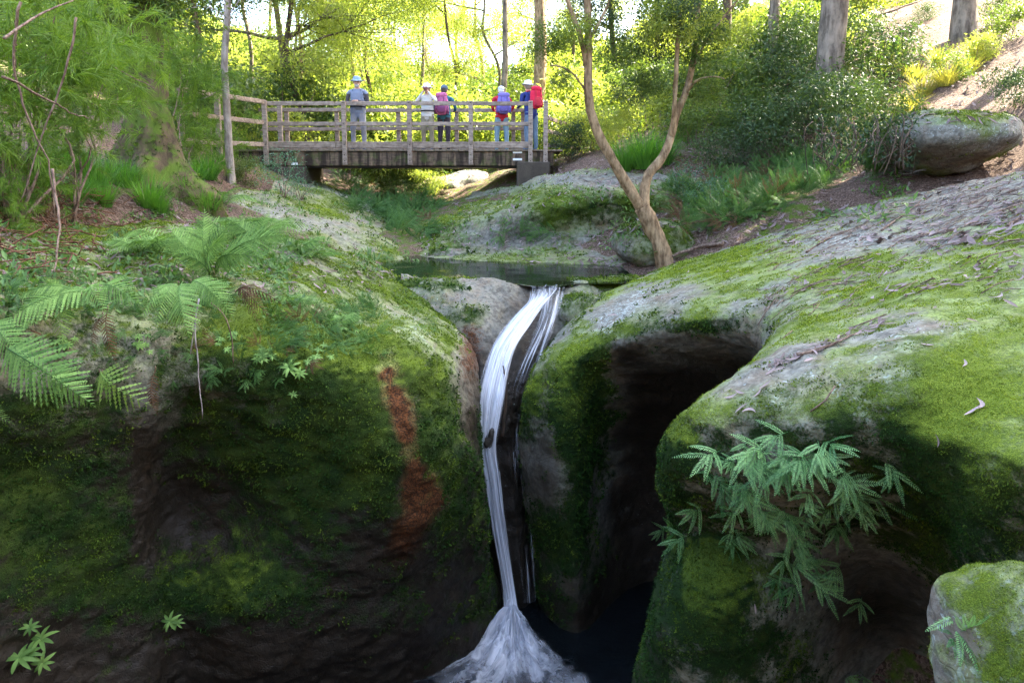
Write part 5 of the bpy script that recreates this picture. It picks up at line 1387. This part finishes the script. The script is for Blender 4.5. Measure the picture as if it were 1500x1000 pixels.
# the forked tree by the pool
def forked_tree():
    base, _ = hit(972, 388); Y = float(base[1])
    o = thing('tree', 'brown forked tree leaning over the upper pool', 'tree', tuple(base))
    def path(pts): return np.array([P(a, b, Y + d) - base for a, b, d in pts])
    g = G()
    tr = spline(np.vstack([[(.08, .1, -.35)], path([(974, 386, 0), (962, 350, 0), (948, 318, -.05), (940, 303, -.05)])]), 22)
    g.tube(tr, np.linspace(.15, .115, 22), 12, noise=.02); tk = g.build('trunk', M_BARK_BR, o)
    limbs = [([(944, 312, -.04), (925, 282, -.1), (903, 245, -.15), (878, 200, -.2), (864, 160, -.25), (861, 120, -.3), (862, 80, -.3), (862, 30, -.35), (858, -40, -.4), (850, -140, -.4)], .105, .05),
             ([(944, 312, -.04), (944, 280, 0), (950, 255, .05), (968, 235, .1), (982, 205, .15), (990, 170, .2), (1003, 140, .2), (1012, 110, .3), (1020, 60, .4), (1025, -20, .5), (1030, -120, .6)], .10, .035),
             ([(861, 110, -.3), (852, 60, -.35), (838, 20, -.4), (825, -20, -.45), (810, -90, -.5)], .05, .03),
             ([(983, 203, .15), (988, 160, .0), (990, 110, -.1), (993, 60, -.15), (998, 0, -.2), (1000, -90, -.3)], .05, .025),
             ([(862, 140, -.25), (840, 108, -.4), (815, 96, -.6), (790, 100, -.8)], .022, .008),
             ([(1004, 138, .2), (1020, 118, 0), (1045, 112, -.2), (1062, 116, -.3)], .025, .008),
             ([(862, 60, -.3), (885, 20, -.2), (905, -30, -.1)], .03, .015), ([(1012, 105, .3), (1035, 60, .2), (1060, 25, .1), (1090, -10, 0)], .022, .01)]
    for pts, a, b in limbs:
        g = G(); n = 26; g.tube(spline(path(pts), n), np.linspace(a, b, n) * .82, 9, noise=.012); g.build('limb', M_BARK_BR, tk)
    for i, (px, py, d, s) in enumerate([(905, 70, 0, .5), (950, 60, .3, .55), (985, 30, -.3, .5), (1030, 70, .1, .5), (925, 130, .4, .42), (840, 45, -.5, .4), (800, 60, -.4, .42), (880, 10, .2, .6), (1060, 40, .3, .5),
                                        (960, -20, .2, .7), (840, -60, -.3, .7), (1030, -40, .3, .6), (1040, 135, -.2, .32), (820, 115, -.6, .22), (905, 175, .6, .3), (955, 120, 0, .34), (1000, 10, -.5, .5)]):
        q = P(px, py, Y + d) - base
        link('crown', CL[('gr', 'dk', 'su')[i % 3]][i % 3][0], o, tuple(q), (0, 0, rng.uniform(0, 6)), s * .85)
forked_tree()

# thin pale tree standing in front of the left bridge end
b, _ = hit(339, 268)
tr = tree('thin pale trunked tree in front of the left bridge end', b, P(333, -170, b[1]), .082, .05, [], M_BARK_PALE, wob=.012, noise=.008, seg=40)
for i, (px, py, d, s) in enumerate([(300, -60, .2, .9), (380, -70, .3, .9), (340, -130, 0, 1.0), (420, -30, .4, .6)]):
    link('crown', CL['gr'][i % 3][0], tr, tuple(P(px, py, b[1] + d) - b), (0, 0, i), s)
for pts in ([(337, 125, 0), (290, 148, -.5), (210, 166, -1.2), (115, 178, -1.8)], [(337, 30, 0), (315, 14, -.2), (290, 10, -.4), (250, 20, -.6)], [(337, 20, 0), (355, -5, .1), (380, -30, .2)]):
    g = G(); g.tube(spline([P(a, c, b[1] + d) - b for a, c, d in pts], 24), np.linspace(.014, .006, 24), 5); g.build('branch', M_BARK_PALE, tr)

# mossy buttressed tree on the left
def buttress_tree():
    base, _ = hit(205, 262); Y = float(base[1])
    o = thing('tree', 'old tree with a mossy buttressed foot on the left bank', 'tree', tuple(base))
    n, k = 46, 44
    t = np.linspace(0, 1, n); th = np.arange(k + 1) * 2 * np.pi / k
    c0, c1 = base + np.array([0, .15, -.95]), P(205, -150, Y + .6)
    H = c1[2] - c0[2]; z = H * t ** 1.5
    rr = .14 + .60 * np.exp(-np.maximum(0, z - .75) / .55) + .05 * np.exp(-z / 2)
    rb = 1 + (.36 * np.cos(5 * th[None] + .6 + .5 * np.sin(z[:, None] * 2)) + .2 * np.cos(3 * th[None] + 2)) * np.exp(-z / 1.1)[:, None]
    cx = (c0[0] + (c1[0] - c0[0]) * t)[:, None]; cy = (c0[1] + (c1[1] - c0[1]) * t)[:, None]
    lean = (-.0 + .30 * np.exp(-z / .6))[:, None]
    v = np.stack([cx + lean * .5 + np.cos(th)[None] * rr[:, None] * rb, cy + np.sin(th)[None] * rr[:, None] * rb * .8, np.broadcast_to((c0[2] + z)[:, None], (n, k + 1))], -1).reshape(-1, 3)
    nrm = normalize(v - np.repeat(np.stack([cx[:, 0], cy[:, 0], c0[2] + z], -1), k + 1, 0))
    v = v + nrm * (.06 * fbm(v * 3.5, 4) + .02 * fbm(v * 12, 3))[:, None]
    link('trunk', new_mesh('trunk', v - base, grid_faces(n, k + 1)[:, ::-1], M_BARK_MOSS), o)
    a = {'moss': .30 + .55 * np.exp(-np.repeat(z, k + 1) / 1.5) + .3 * fbm(v * 3, 3), 'hue': np.clip(.30 + .3 * fbm(v * 2, 3), 0, 1)}
    TUFT_JOBS.clear(); TUFT_JOBS.append((o, v - 0, nrm, grid_faces(n, k + 1), a, .8))
    grow_tufts()
    for ch in o.children:
        if ch.name.startswith('moss'): ch.location = tuple(-base)
    for i, (px, py, d, s) in enumerate([(180, -60, .4, .9), (240, -40, .6, .9), (210, -130, .4, 1.1), (140, -30, .3, .7)]):
        link('crown', CL['gr'][i % 3][0], o, tuple(P(px, py, Y + d) - base), (0, 0, i), s)
buttress_tree()

# the big straight trunk on the right and the trees that shade the gorge
def canopy_tree(label, px, Y, py_base, r, crowns, bark, lean=(0, 0), group=None, noise=.02, k=14):
    x = P(px, py_base, Y)[0]; z = drop(x, Y)
    zt = max(c[2] for c in crowns) - .6
    return tree(label, (x, Y, z), (x + lean[0], Y + lean[1], zt), r, r * .55, [(*c, CANOPY[i % 3]) for i, c in enumerate(crowns)], bark, group, wob=.015, noise=noise, k=k, seg=50)
def shade(x, y, t, s=1.0, z=3.0): return (x + SUN[0] / math.cos(SUN_EL) * t, y + SUN[1] / math.cos(SUN_EL) * t, z + math.tan(SUN_EL) * t, s)
for lb, px, Y, py, r, bk in [('tall straight grey tree trunk rising from the thicket on the right', 1215, 15.0, 120, .29, M_BARK), ('brown tree trunk behind the white hatted person', 787, 24.0, 160, .24, M_BARK_BR),
                             ('slim grey trunk between the forked tree and the tall straight one', 1128, 20.0, 110, .16, M_BARK), ('slim dark trunk just right of the forked tree', 1062, 22.0, 120, .15, M_BARK_DK), ('slim trunk behind the bridge between the red and navy jackets', 735, 27.0, 170, .13, M_BARK)]:
    x = P(px, py, Y)[0]; h = 11.0
    canopy_tree(lb, px, Y, py, r, [(x + rng.normal(0, .8), Y + 1.5, drop(x, Y) + h, .8), (x - 1.5, Y + 1.0, drop(x, Y) + h + 2, .75)], bk)
# mostly unseen trees added up the right slope, crowns placed to shade the gorge
def shade_tree(label, x, y, targets):
    z = drop(x, y); cr = [shade(*q) for q in targets]
    return tree(label, (x, y, z), (x, y, max(c[2] for c in cr) - .5), .26, .14, [(*c, CANOPY[i % 3]) for i, c in enumerate(cr)], M_BARK, 'shade trees up the right slope', wob=.02, noise=.02, k=12, seg=40)
SL = 'unseen spreading tree added up the right slope to shade the gorge'
shade_tree(SL, 14, 4.5, [(2.5, 0, 13), (4.5, 1.5, 12), (1, 2, 14), (5, 3.8, 11), (3, 4, 13)])
shade_tree(SL, 12.5, 9.5, [(0, 5.5, 14), (2, 6.5, 13), (3.8, 6.8, 12), (-1.5, 3.5, 15.5), (1, 9, 13.5), (-.5, 8, 14.5)])
shade_tree(SL, 13.0, 14.5, [(-3, 6, 15.5), (-2.5, 9, 15), (-4.5, 8, 16), (-.5, 11.5, 13.5), (1.5, 11.2, 12.5), (-3, 12, 14.5)])
shade_tree('brown tree trunk at the top of the sunlit right bank', 10.9, 17.0, [(-2, 15, 13.5), (-5.5, 11.5, 16), (.8, 14.5, 12), (-5, 15, 15.5), (-7, 13.5, 17), (-7.5, 16.5, 16.5)])
shade_tree(SL, 10.5, 1.0, [(-1.5, 0, 14), (-4, 1.5, 16.5), (-4.5, 4.5, 17), (0, -2, 14), (-6.5, 3, 18)])
shade_tree(SL, 8.0, 7.5, [(-6, 6.5, 17), (-7, 9.5, 17.5), (-5, 9.8, 16.2), (-8, 6, 19)])

# forest beyond the bridge
spots = [(160, 19, .10), (300, 21, .10), (262, 25, .12), (420, 24, .13), (452, 22.5, .11), (462, 31, .10), (372, 28, .09), (555, 34, .10), (520, 40, .14), (610, 42, .13), (655, 36, .09), (700, 46, .14), (860, 30, .12), (905, 34, .14), (955, 38, .12),
         (1010, 32, .12), (1085, 35, .14), (1165, 33, .13), (330, 40, .13), (240, 36, .14), (120, 30, .13), (60, 24, .12), (180, 44, .15), (480, 55, .16), (580, 60, .16), (680, 62, .16), (790, 55, .15), (400, 62, .16), (880, 55, .16), (20, 40, .14), (430, 33, .10), (536, 47, .12), (632, 50, .13), (718, 38, .11), (822, 40, .12), (470, 44, .12)]
for i, (px, Y, r) in enumerate(spots):
    x = P(px, 200, Y)[0]; z = drop(x, Y); h = rng.uniform(7, 11) + (Y - 20) * .08
    far = px in range(400, 960) and Y > 22
    rank = sum(1 for q in spots if q[0] < px) + 1
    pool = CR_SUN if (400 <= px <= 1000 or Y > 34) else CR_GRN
    cr = []
    for j in range(5 if Y < 30 else 6):
        cr.append((x + rng.normal(0, 1.7), Y + rng.normal(0, 1.3), z + h * rng.uniform(.30, 1.05), rng.uniform(.55, 1.1), pool[rng.integers(0, len(pool))]))
    nth = ['first', 'second', 'third', 'fourth', 'fifth', 'sixth', 'seventh', 'eighth', 'ninth', 'tenth', 'eleventh', 'twelfth', 'thirteenth', 'fourteenth', 'fifteenth', 'sixteenth', 'seventeenth', 'eighteenth', 'nineteenth', 'twentieth'] + ['twenty-' + q for q in ('first', 'second', 'third', 'fourth', 'fifth', 'sixth', 'seventh', 'eighth', 'ninth')] + ['thirtieth', 'thirty-first', 'thirty-second', 'thirty-third', 'thirty-fourth']
    isfar = lambda q: 400 <= q[0] < 960 and q[1] > 22
    cls = 0 if far else (1 if px < 400 else 2)
    same = sorted(q[0] for q in spots if (0 if isfar(q) else (1 if q[0] < 400 else 2)) == cls)
    lb = nth[same.index(px)] + [' slender tree from the left in the bright forest beyond the bridge', ' slender tree from the picture edge in the forest left of the rail', ' slender tree from the left on the slope behind the right thicket'][cls]
    tree(lb, (x, Y, z), (x + rng.normal(0, .6), Y, z + h), r, r * .45, cr, [M_BARK, M_BARK_DK, M_BARK_BR][i % 3], ['forest trees beyond the bridge', 'forest trees on the left', 'trees on the right slope'][cls], wob=.06)
# undergrowth beyond the bridge
for i in range(64):
    px, Y = rng.uniform(330, 1000), rng.uniform(21, 48)
    x = P(px, 200, Y)[0]; z = drop(x, Y); s = rng.uniform(.9, 1.9) * (1 + (Y - 21) * .02)
    shrub('bright leafy shrub in the undergrowth beyond the bridge', 0, 0, s, CL['su' if rng.random() < .7 else 'gr'][i % 3], 'undergrowth shrubs beyond the bridge', at=(x, Y, z), up=.6)
for i in range(34):
    px, Y = rng.uniform(40, 420), rng.uniform(17, 34)
    x = P(px, 200, Y)[0]; z = drop(x, Y); s = rng.uniform(.8, 1.6)
    shrub('green shrub in the undergrowth on the left behind the rail', 0, 0, s, CL['gr'][i % 3], 'undergrowth shrubs on the left', at=(x, Y, z), up=.7)
W3 = ['first', 'second', 'third', 'fourth', 'fifth', 'sixth', 'seventh', 'eighth', 'ninth', 'tenth', 'eleventh', 'twelfth', 'thirteenth', 'fourteenth', 'fifteenth', 'sixteenth', 'seventeenth', 'eighteenth', 'nineteenth', 'twentieth'] + ['twenty-' + q for q in ('first', 'second', 'third', 'fourth', 'fifth', 'sixth', 'seventh', 'eighth', 'ninth')] + ['thirtieth']
for i in range(30):
    px, Y = 870 + 11.5 * i, rng.uniform(17, 30)
    x = P(px, 200, Y)[0]; z = drop(x, Y); s = rng.uniform(.7, 1.5)
    shrub(W3[i] + ' leafy shrub from the bridge end up the slope behind the forked tree', 0, 0, s, CL[('su', 'gr', 'gr')[i % 3]][i % 3], 'undergrowth shrubs on the right slope', at=(x, Y, z), up=.7)

# thicket below the big trunk and other single shrubs
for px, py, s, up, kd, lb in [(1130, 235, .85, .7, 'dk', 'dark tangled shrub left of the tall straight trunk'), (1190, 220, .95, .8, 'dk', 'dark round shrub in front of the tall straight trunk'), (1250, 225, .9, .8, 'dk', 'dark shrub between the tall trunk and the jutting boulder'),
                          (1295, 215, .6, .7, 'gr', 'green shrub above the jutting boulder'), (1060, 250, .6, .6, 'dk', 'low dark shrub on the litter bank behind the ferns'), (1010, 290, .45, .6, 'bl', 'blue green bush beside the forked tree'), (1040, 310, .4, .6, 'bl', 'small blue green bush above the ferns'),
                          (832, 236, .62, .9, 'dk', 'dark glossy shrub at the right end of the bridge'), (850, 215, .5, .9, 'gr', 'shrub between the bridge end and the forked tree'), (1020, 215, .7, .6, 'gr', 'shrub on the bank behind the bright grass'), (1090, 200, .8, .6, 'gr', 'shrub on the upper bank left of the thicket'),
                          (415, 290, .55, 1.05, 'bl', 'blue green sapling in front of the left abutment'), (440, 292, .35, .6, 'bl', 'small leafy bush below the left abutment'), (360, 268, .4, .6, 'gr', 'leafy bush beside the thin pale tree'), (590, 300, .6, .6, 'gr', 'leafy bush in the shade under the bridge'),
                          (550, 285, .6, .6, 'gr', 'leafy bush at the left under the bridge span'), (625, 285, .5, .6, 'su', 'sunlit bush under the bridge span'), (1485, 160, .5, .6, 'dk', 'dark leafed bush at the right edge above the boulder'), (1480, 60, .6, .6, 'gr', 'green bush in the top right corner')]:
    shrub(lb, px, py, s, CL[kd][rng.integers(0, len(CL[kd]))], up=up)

W1 = ['first', 'second', 'third', 'fourth', 'fifth', 'sixth', 'seventh', 'eighth', 'ninth', 'tenth', 'eleventh', 'twelfth', 'thirteenth', 'fourteenth']
for i in range(6):
    px, py = 1270 + 40 * i, rng.uniform(30, 130)
    lb = W1[i] + ' small shrub along the sunlit upper right bank counted from the thicket'
    shrub(lb, px, py, rng.uniform(.3, .6), CL[('gr', 'su', 'dk')[i % 3]][i % 3], 'small shrubs on the upper right bank', up=.6)
for i, (px, py, s) in enumerate([(1105, 190, 1.0), (1160, 170, 1.1), (1150, 130, 1.2), (1250, 160, 1.0), (1290, 130, .9), (1240, 100, 1.0), (1060, 170, 1.0), (1210, 190, .8)]):
    shrub(['first', 'third', 'second', 'sixth', 'eighth', 'fifth', 'seventh', 'fourth'][i] + ' of the shrubs that make up the dark thicket around the tall trunk', px, py, s, CL['dk' if i % 3 else 'gr'][i % 3], 'thicket around the tall trunk', up=.8)

for i in range(56):
    px, Y = rng.uniform(300, 1050), rng.uniform(44, 74)
    x = P(px, 200, Y)[0]; z = drop(x, Y)
    shrub('bright bushy growth high on the far sunlit hillside', 0, 0, rng.uniform(1.8, 3.4), CL['su' if i % 3 else 'gr'][i % 3], 'bushes on the far hillside', at=(x, Y, z), up=.6)
for i in range(26):
    px, Y = rng.uniform(1010, 1420), rng.uniform(27, 46)
    x = P(px, 100, Y)[0]; z = drop(x, Y)
    shrub('leafy bush far up the sunlit slope beyond the tall trunk', 0, 0, rng.uniform(1.2, 2.2), CL[('su', 'gr', 'dk')[i % 3]][i % 3], 'bushes far up the right slope', at=(x, Y, z), up=.6)

# ------------------------------------------------------------------ litter, sticks, vines
def gum_leaf(g, p, n, ang, L, W, curve, lift, tint):
    """A curved gum leaf lying on a surface."""
    z = normalize(n + rng.normal(0, .18, 3)); x = normalize(np.cross(z, [math.cos(ang), math.sin(ang), .1])); y = np.cross(z, x)
    t = np.linspace(0, 1, 6)
    c = p + x * ((t - .5) * L)[:, None] + y * (curve * L * (t - .5) ** 2 * 2)[:, None] + z * (.004 + lift * L * 4 * (t - .5) ** 2)[:, None]
    w = (W * .5 * np.sin(np.pi * np.clip(.06 + .92 * t, 0, 1)) ** .8)[:, None]
    v = np.stack([c + y * w + z * w * .35, c, c - y * w + z * w * .35], 1).reshape(-1, 3)
    g.add(v, grid_faces(6, 3), tint)
def litter_patch(name, label, spots, size, kind='stuff', mat=None):
    g = G()
    for px, py in spots:
        p, n = hit(px, py)
        if p[1] > 29 or n[2] < .62: continue
        s = size * rng.uniform(.6, 1.35)
        gum_leaf(g, p + n * .006, n, rng.uniform(0, 6.3), s, s * rng.uniform(.16, .34), rng.uniform(-.5, .5), rng.uniform(0, .12), np.clip(rng.normal(.5, .24), 0, 1))
    o = g.build(name, mat or M_LITTER); tag(o, label, kind=kind); return o
def along(x0, y0, x1, y1, n, w):
    t = rng.random(n); return [(x0 + (x1 - x0) * q + rng.normal(0, w), y0 + (y1 - y0) * q + rng.normal(0, w * .5)) for q in t]
sp = [(rng.normal(1420, 75), rng.normal(285, 30)) for _ in range(520)] + along(1200, 430, 1480, 330, 130, 14) + along(1130, 540, 1300, 470, 70, 7) + along(1120, 440, 1290, 350, 90, 12) + along(1180, 380, 1420, 270, 160, 12) + along(1290, 440, 1500, 380, 70, 14)
sp += [(x, y) for x, y in zip(rng.uniform(960, 1520, 260), rng.triangular(250, 252, 500, 260)) if y > np.interp(x, [960, 1160, 1350, 1500], [400, 325, 268, 248]) and y < np.interp(x, [960, 1110, 1111, 1500], [450, 480, 640, 700])]
litter_patch('leaf_litter', 'dry mauve brown gum leaf litter strewn over the right rock slope', sp, .06)
sp = [(x, y) for x, y in zip(rng.uniform(880, 1500, 2200), rng.uniform(60, 360, 2200))]
litter_patch('leaf_litter', 'brown leaf litter covering the bank behind the right slope', sp, .13)
sp = [(x, y) for x, y in zip(rng.uniform(600, 960, 900), rng.uniform(232, 395, 900))] + [(rng.normal(900, 40), rng.normal(388, 8)) for _ in range(120)] + [(rng.normal(850, 60), rng.normal(255, 10)) for _ in range(250)] + [(rng.normal(590, 40), rng.normal(400, 6)) for _ in range(60)]
litter_patch('leaf_litter', 'leaf litter around the pool and on the mossy dome', sp, .10)
sp = [(x, y) for x, y in zip(rng.uniform(-20, 560, 1500), rng.uniform(220, 430, 1500))]
litter_patch('leaf_litter', 'leaf litter on the left bank among the ferns', sp, .075)

for i, (px, py, lb) in enumerate([(1085, 577, 'fallen leaf on the rim of the dark bay, one of a pair end to end'), (1100, 600, 'curled fallen leaf below the pair on the bay rim'), (1112, 578, 'fallen leaf leaning on another at the bay rim'), (1122, 566, 'short pale fallen leaf near the bay rim'),
        (1072, 583, 'fallen leaf at the edge of the rounded rock'), (1088, 598, 'bluish fallen leaf on the rounded rock'), (1310, 500, 'long pale fallen leaf in the middle of the mossy slope'), (1345, 487, 'slim fallen leaf upslope of the long pale leaf'), (1362, 508, 'slim brown fallen leaf on yellow moss'),
        (1415, 535, 'large curled fallen leaf on yellow moss near the picture edge'), (1440, 595, 'grey fallen leaf on the near mossy slope'), (1475, 425, 'big pale fallen leaf at the right picture edge'), (1465, 437, 'crossed fallen leaf at the right picture edge'), (1425, 605, 'brown fallen leaf above the steep mossy side'),
        (1378, 645, 'dark fallen leaf stuck on the steep mossy side'), (1335, 432, 'brown fallen leaf among the slope litter'), (1108, 660, 'brown leaf caught in the forking fern'), (1205, 668, 'reddish leaf caught at the top of the forking fern'), (1105, 890, 'single brown leaf on the dark rock under the fern'),
        (900, 462, 'pale fallen leaf on the bare grey shoulder right of the fall')]):
    p, n = hit(px, py); g = G(); s = rng.uniform(.05, .085) * max(1, p[1] / 3.6)
    gum_leaf(g, n * .004, n, rng.uniform(0, 6.3), s, s * .22, rng.uniform(-.6, .6), .10, rng.uniform(.55, 1))
    tag(g.build('fallen_leaf', M_LITTER, loc=tuple(p)), lb, 'leaf', 'big fallen leaves on the rocks')

def stick(name, label, pts, r0, r1, mat, cat='stick', surf=True, off=.012, n=20, group=None):
    q = []
    for a in pts:
        if surf: p, nn = hit(a[0], a[1]); q.append(p + nn * (off + (a[2] if len(a) > 2 else 0)))
        else: q.append(P(*a))
    q = np.array(q); c = spline(q, n); c = c + fbm(c * 9, 2)[:, None] * r0 * .8
    g = G(); g.tube(c - q[0], np.linspace(r0, r1, n), 6)
    return tag(g.build(name, mat, loc=tuple(q[0])), label, cat, group)
stick('fallen_stick', 'long dark stick lying across the bare rock of the slope', [(1180, 372), (1215, 350), (1255, 335)], .012, .005, M_TWIG)
stick('fallen_stick', 'curved stick below the litter drift on the slope', [(1290, 340), (1330, 312), (1350, 295)], .012, .006, M_TWIG)
stick('fallen_stick', 'thin stick lying low on the slope above the bay', [(1165, 525), (1210, 512), (1258, 490)], .010, .004, M_TWIG)
stick('fallen_stick', 'stick with bark near the right edge of the slope', [(1440, 320), (1470, 310), (1500, 298)], .014, .008, M_TWIG)
stick('fallen_stick', 'short stick at the right edge beside the litter', [(1475, 335), (1490, 325), (1505, 318)], .014, .01, M_TWIG)
stick('fallen_branch', 'bare branch lying beside the foot of the forked tree', [(1062, 362, .05), (1020, 368, .05), (980, 372, .06)], .03, .02, M_TWIG, 'branch')
stick('fallen_branch', 'dark fallen branch lying on the sunlit upper right bank', [(1240, 42, .1), (1290, 28, .12), (1350, 6, .1)], .06, .03, M_BARK_DK, 'branch')
stick('fallen_branch', 'thin pale branch sticking out below the jutting boulder', [(1360, 242, .05), (1320, 247, .1), (1290, 240, .15)], .014, .005, M_TWIG_PALE, 'branch')
stick('wedged_stick', 'short dark stick wedged in the waterfall', [(736, 535, 7.0), (742, 565, 7.02), (740, 600, 7.05), (736, 640, 7.06)], .008, .018, M_BARK_DK, 'stick', False)
stick('hanging_vine', 'long thin vine hanging down the dark wall below the broad frond', [(292, 435, 4.05), (286, 480, 4.02), (290, 530, 4.03), (293, 570, 4.05), (297, 615, 4.1)], .005, .003, M_TWIG_PALE, 'vine', False)
stick('hanging_vine', 'short thin vine beside the long hanging vine', [(290, 450, 4.05), (283, 490, 4.04), (279, 520, 4.05)], .004, .003, M_TWIG_PALE, 'vine', False)
stick('hanging_vine', 'bent brown vine hanging left of the star shaped plant', [(308, 440, 4.2), (328, 462, 4.22), (340, 490, 4.25), (342, 535, 4.3)], .005, .003, M_TWIG, 'vine', False)
for a, lb in (([(0, 112, 4.2), (45, 132, 4.4), (95, 160, 4.8), (130, 175, 5.2)], 'thin bare twig crossing the top left foliage'), ([(30, 0, 4.5), (18, 80, 4.6), (35, 160, 4.7), (72, 240, 4.8), (80, 320, 4.9)], 'dark bare stem standing in the left foliage'), ([(115, 20, 5.0), (95, 110, 5.0), (60, 200, 5.0), (30, 300, 5.0)], 'leaning bare stem in the left foliage'),
             ([(75, 245, 4.4), (88, 330, 4.2), (82, 400, 4.0)], 'pale crooked twig hanging over the soil bank'), ([(115, 70, 6.5), (170, 100, 6.6), (230, 130, 6.8)], 'thin bare twig in front of the mossy tree'), ([(0, 60, 4.0), (60, 20, 4.4), (110, 0, 4.8)], 'arching twig in the top left corner')):
    stick('bare_twig', lb, a, .009, .004, M_TWIG, 'twig', False)
# heap of dead twigs and needles on the left bank
g = G()
for k in range(230):
    px, py = rng.normal(60, 60), rng.normal(315, 48)
    p, n = hit(px, py)
    if p[1] > 9: continue
    d = normalize(np.array([rng.normal(), rng.normal() * .6, rng.normal() * .25]) + np.array([.5, 0, -.3]))
    ln = rng.uniform(.12, .5); q = p + n * rng.uniform(.01, .08)
    g.tube(np.array([q - d * ln * .5, q + rng.normal(0, .02, 3), q + d * ln * .5]), rng.uniform(.0025, .006), 4)
tag(g.build('twig_litter', bark_mat('dead_twig', (.06, .026, .014), (.22, .11, .065), 4.0)), 'heap of dead red brown twigs on the left soil bank', kind='stuff')
# dead creeper hanging under the thicket
p0, _ = hit(1255, 235)
cr = thing('dead_creeper', 'curtain of dead brown creepers hanging left of the jutting boulder', 'creeper', tuple(p0))
for k in range(46):
    x = rng.uniform(1190, 1345); Yc = 9.2 + rng.uniform(-.25, .5)
    t0 = rng.uniform(165, 205); t1 = rng.uniform(225, 262)
    pts = spline([P(x, t0, Yc + .25), P(x + rng.normal(0, 6), t0 + 12, Yc), P(x + rng.normal(0, 10), (t0 + t1) / 2, Yc - .05), P(x + rng.normal(0, 14), t1, Yc)], 14)
    g = G(); g.tube(pts - p0, rng.uniform(.004, .010), 4); g.build('strand', M_TWIG if k % 4 == 0 else M_BARK_DK, cr)
g = G(); m = 900
pp = np.array([P(rng.uniform(1190, 1345), rng.uniform(165, 240), 9.3 + rng.normal(0, .25)) for _ in range(m)]) - p0
g.leaves(pp, rand_unit(m) + np.array([0, 0, -.8]), rand_unit(m), rng.uniform(.04, .09, m), .025, np.clip(rng.normal(.35, .2, m), 0, 1)); g.build('leaves', M_LEAF_DK, cr)

# small leafy ground cover on the banks
g = G()
for (x0, x1, y0, y1, n_, sz) in [(-20, 420, 225, 470, 1500, .045), (380, 640, 250, 400, 700, .06), (600, 960, 245, 380, 420, .06), (900, 1330, 120, 330, 900, .075), (380, 640, 420, 520, 500, .022)]:
    for _ in range(n_):
        px, py = rng.uniform(x0, x1), rng.uniform(y0, y1)
        if vnoise(np.array([[px * .03, py * .05, 3.3]]))[0] < .5: continue
        p, n = hit(px, py)
        if p[1] > 20: continue
        m = rng.integers(4, 9); s_ = sz * rng.uniform(.6, 1.5)
        b = p + rng.normal(0, s_ * .8, (m, 3)) * np.array([1, 1, .3]) + np.array([0, 0, s_ * .5])
        g.leaves(b, normalize(rng.normal(0, 1, (m, 3)) + np.array([0, -.2, .35])), np.repeat(np.array([[0, -.3, 1.0]]), m, 0), s_ * rng.uniform(.7, 1.5, m), s_ * .42, np.clip(rng.normal(.5, .2, m), 0, 1))
tag(g.build('ground_cover', leaf_mat('small_herb_leaf', (.035, .095, .02), (.15, .27, .06), .4)), 'small green herbs growing through the litter on the banks', kind='stuff')

g = G()
for k in range(420):
    if k < 300: px, py = rng.uniform(1120, 1510), 0; py = np.interp(px, [1120, 1350, 1510], [345, 280, 255]) + abs(rng.normal(0, 70))
    else: px, py = rng.normal(1420, 60), rng.normal(285, 25)
    p, n = hit(px, py)
    d = normalize(np.array([1.0, .55 + rng.normal(0, .5), 0]) * rng.choice([-1, 1])); d = normalize(d - n * (d @ n))
    ln = rng.uniform(.05, .28); q = p + n * .008
    g.tube(np.array([q - d * ln * .5, q + rng.normal(0, .008, 3) + n * .004, q + d * ln * .5]), rng.uniform(.0018, .0045), 4)
tag(g.build('twig_litter', M_TWIG), 'thin twigs and bark strips scattered on the right rock slope', kind='stuff')
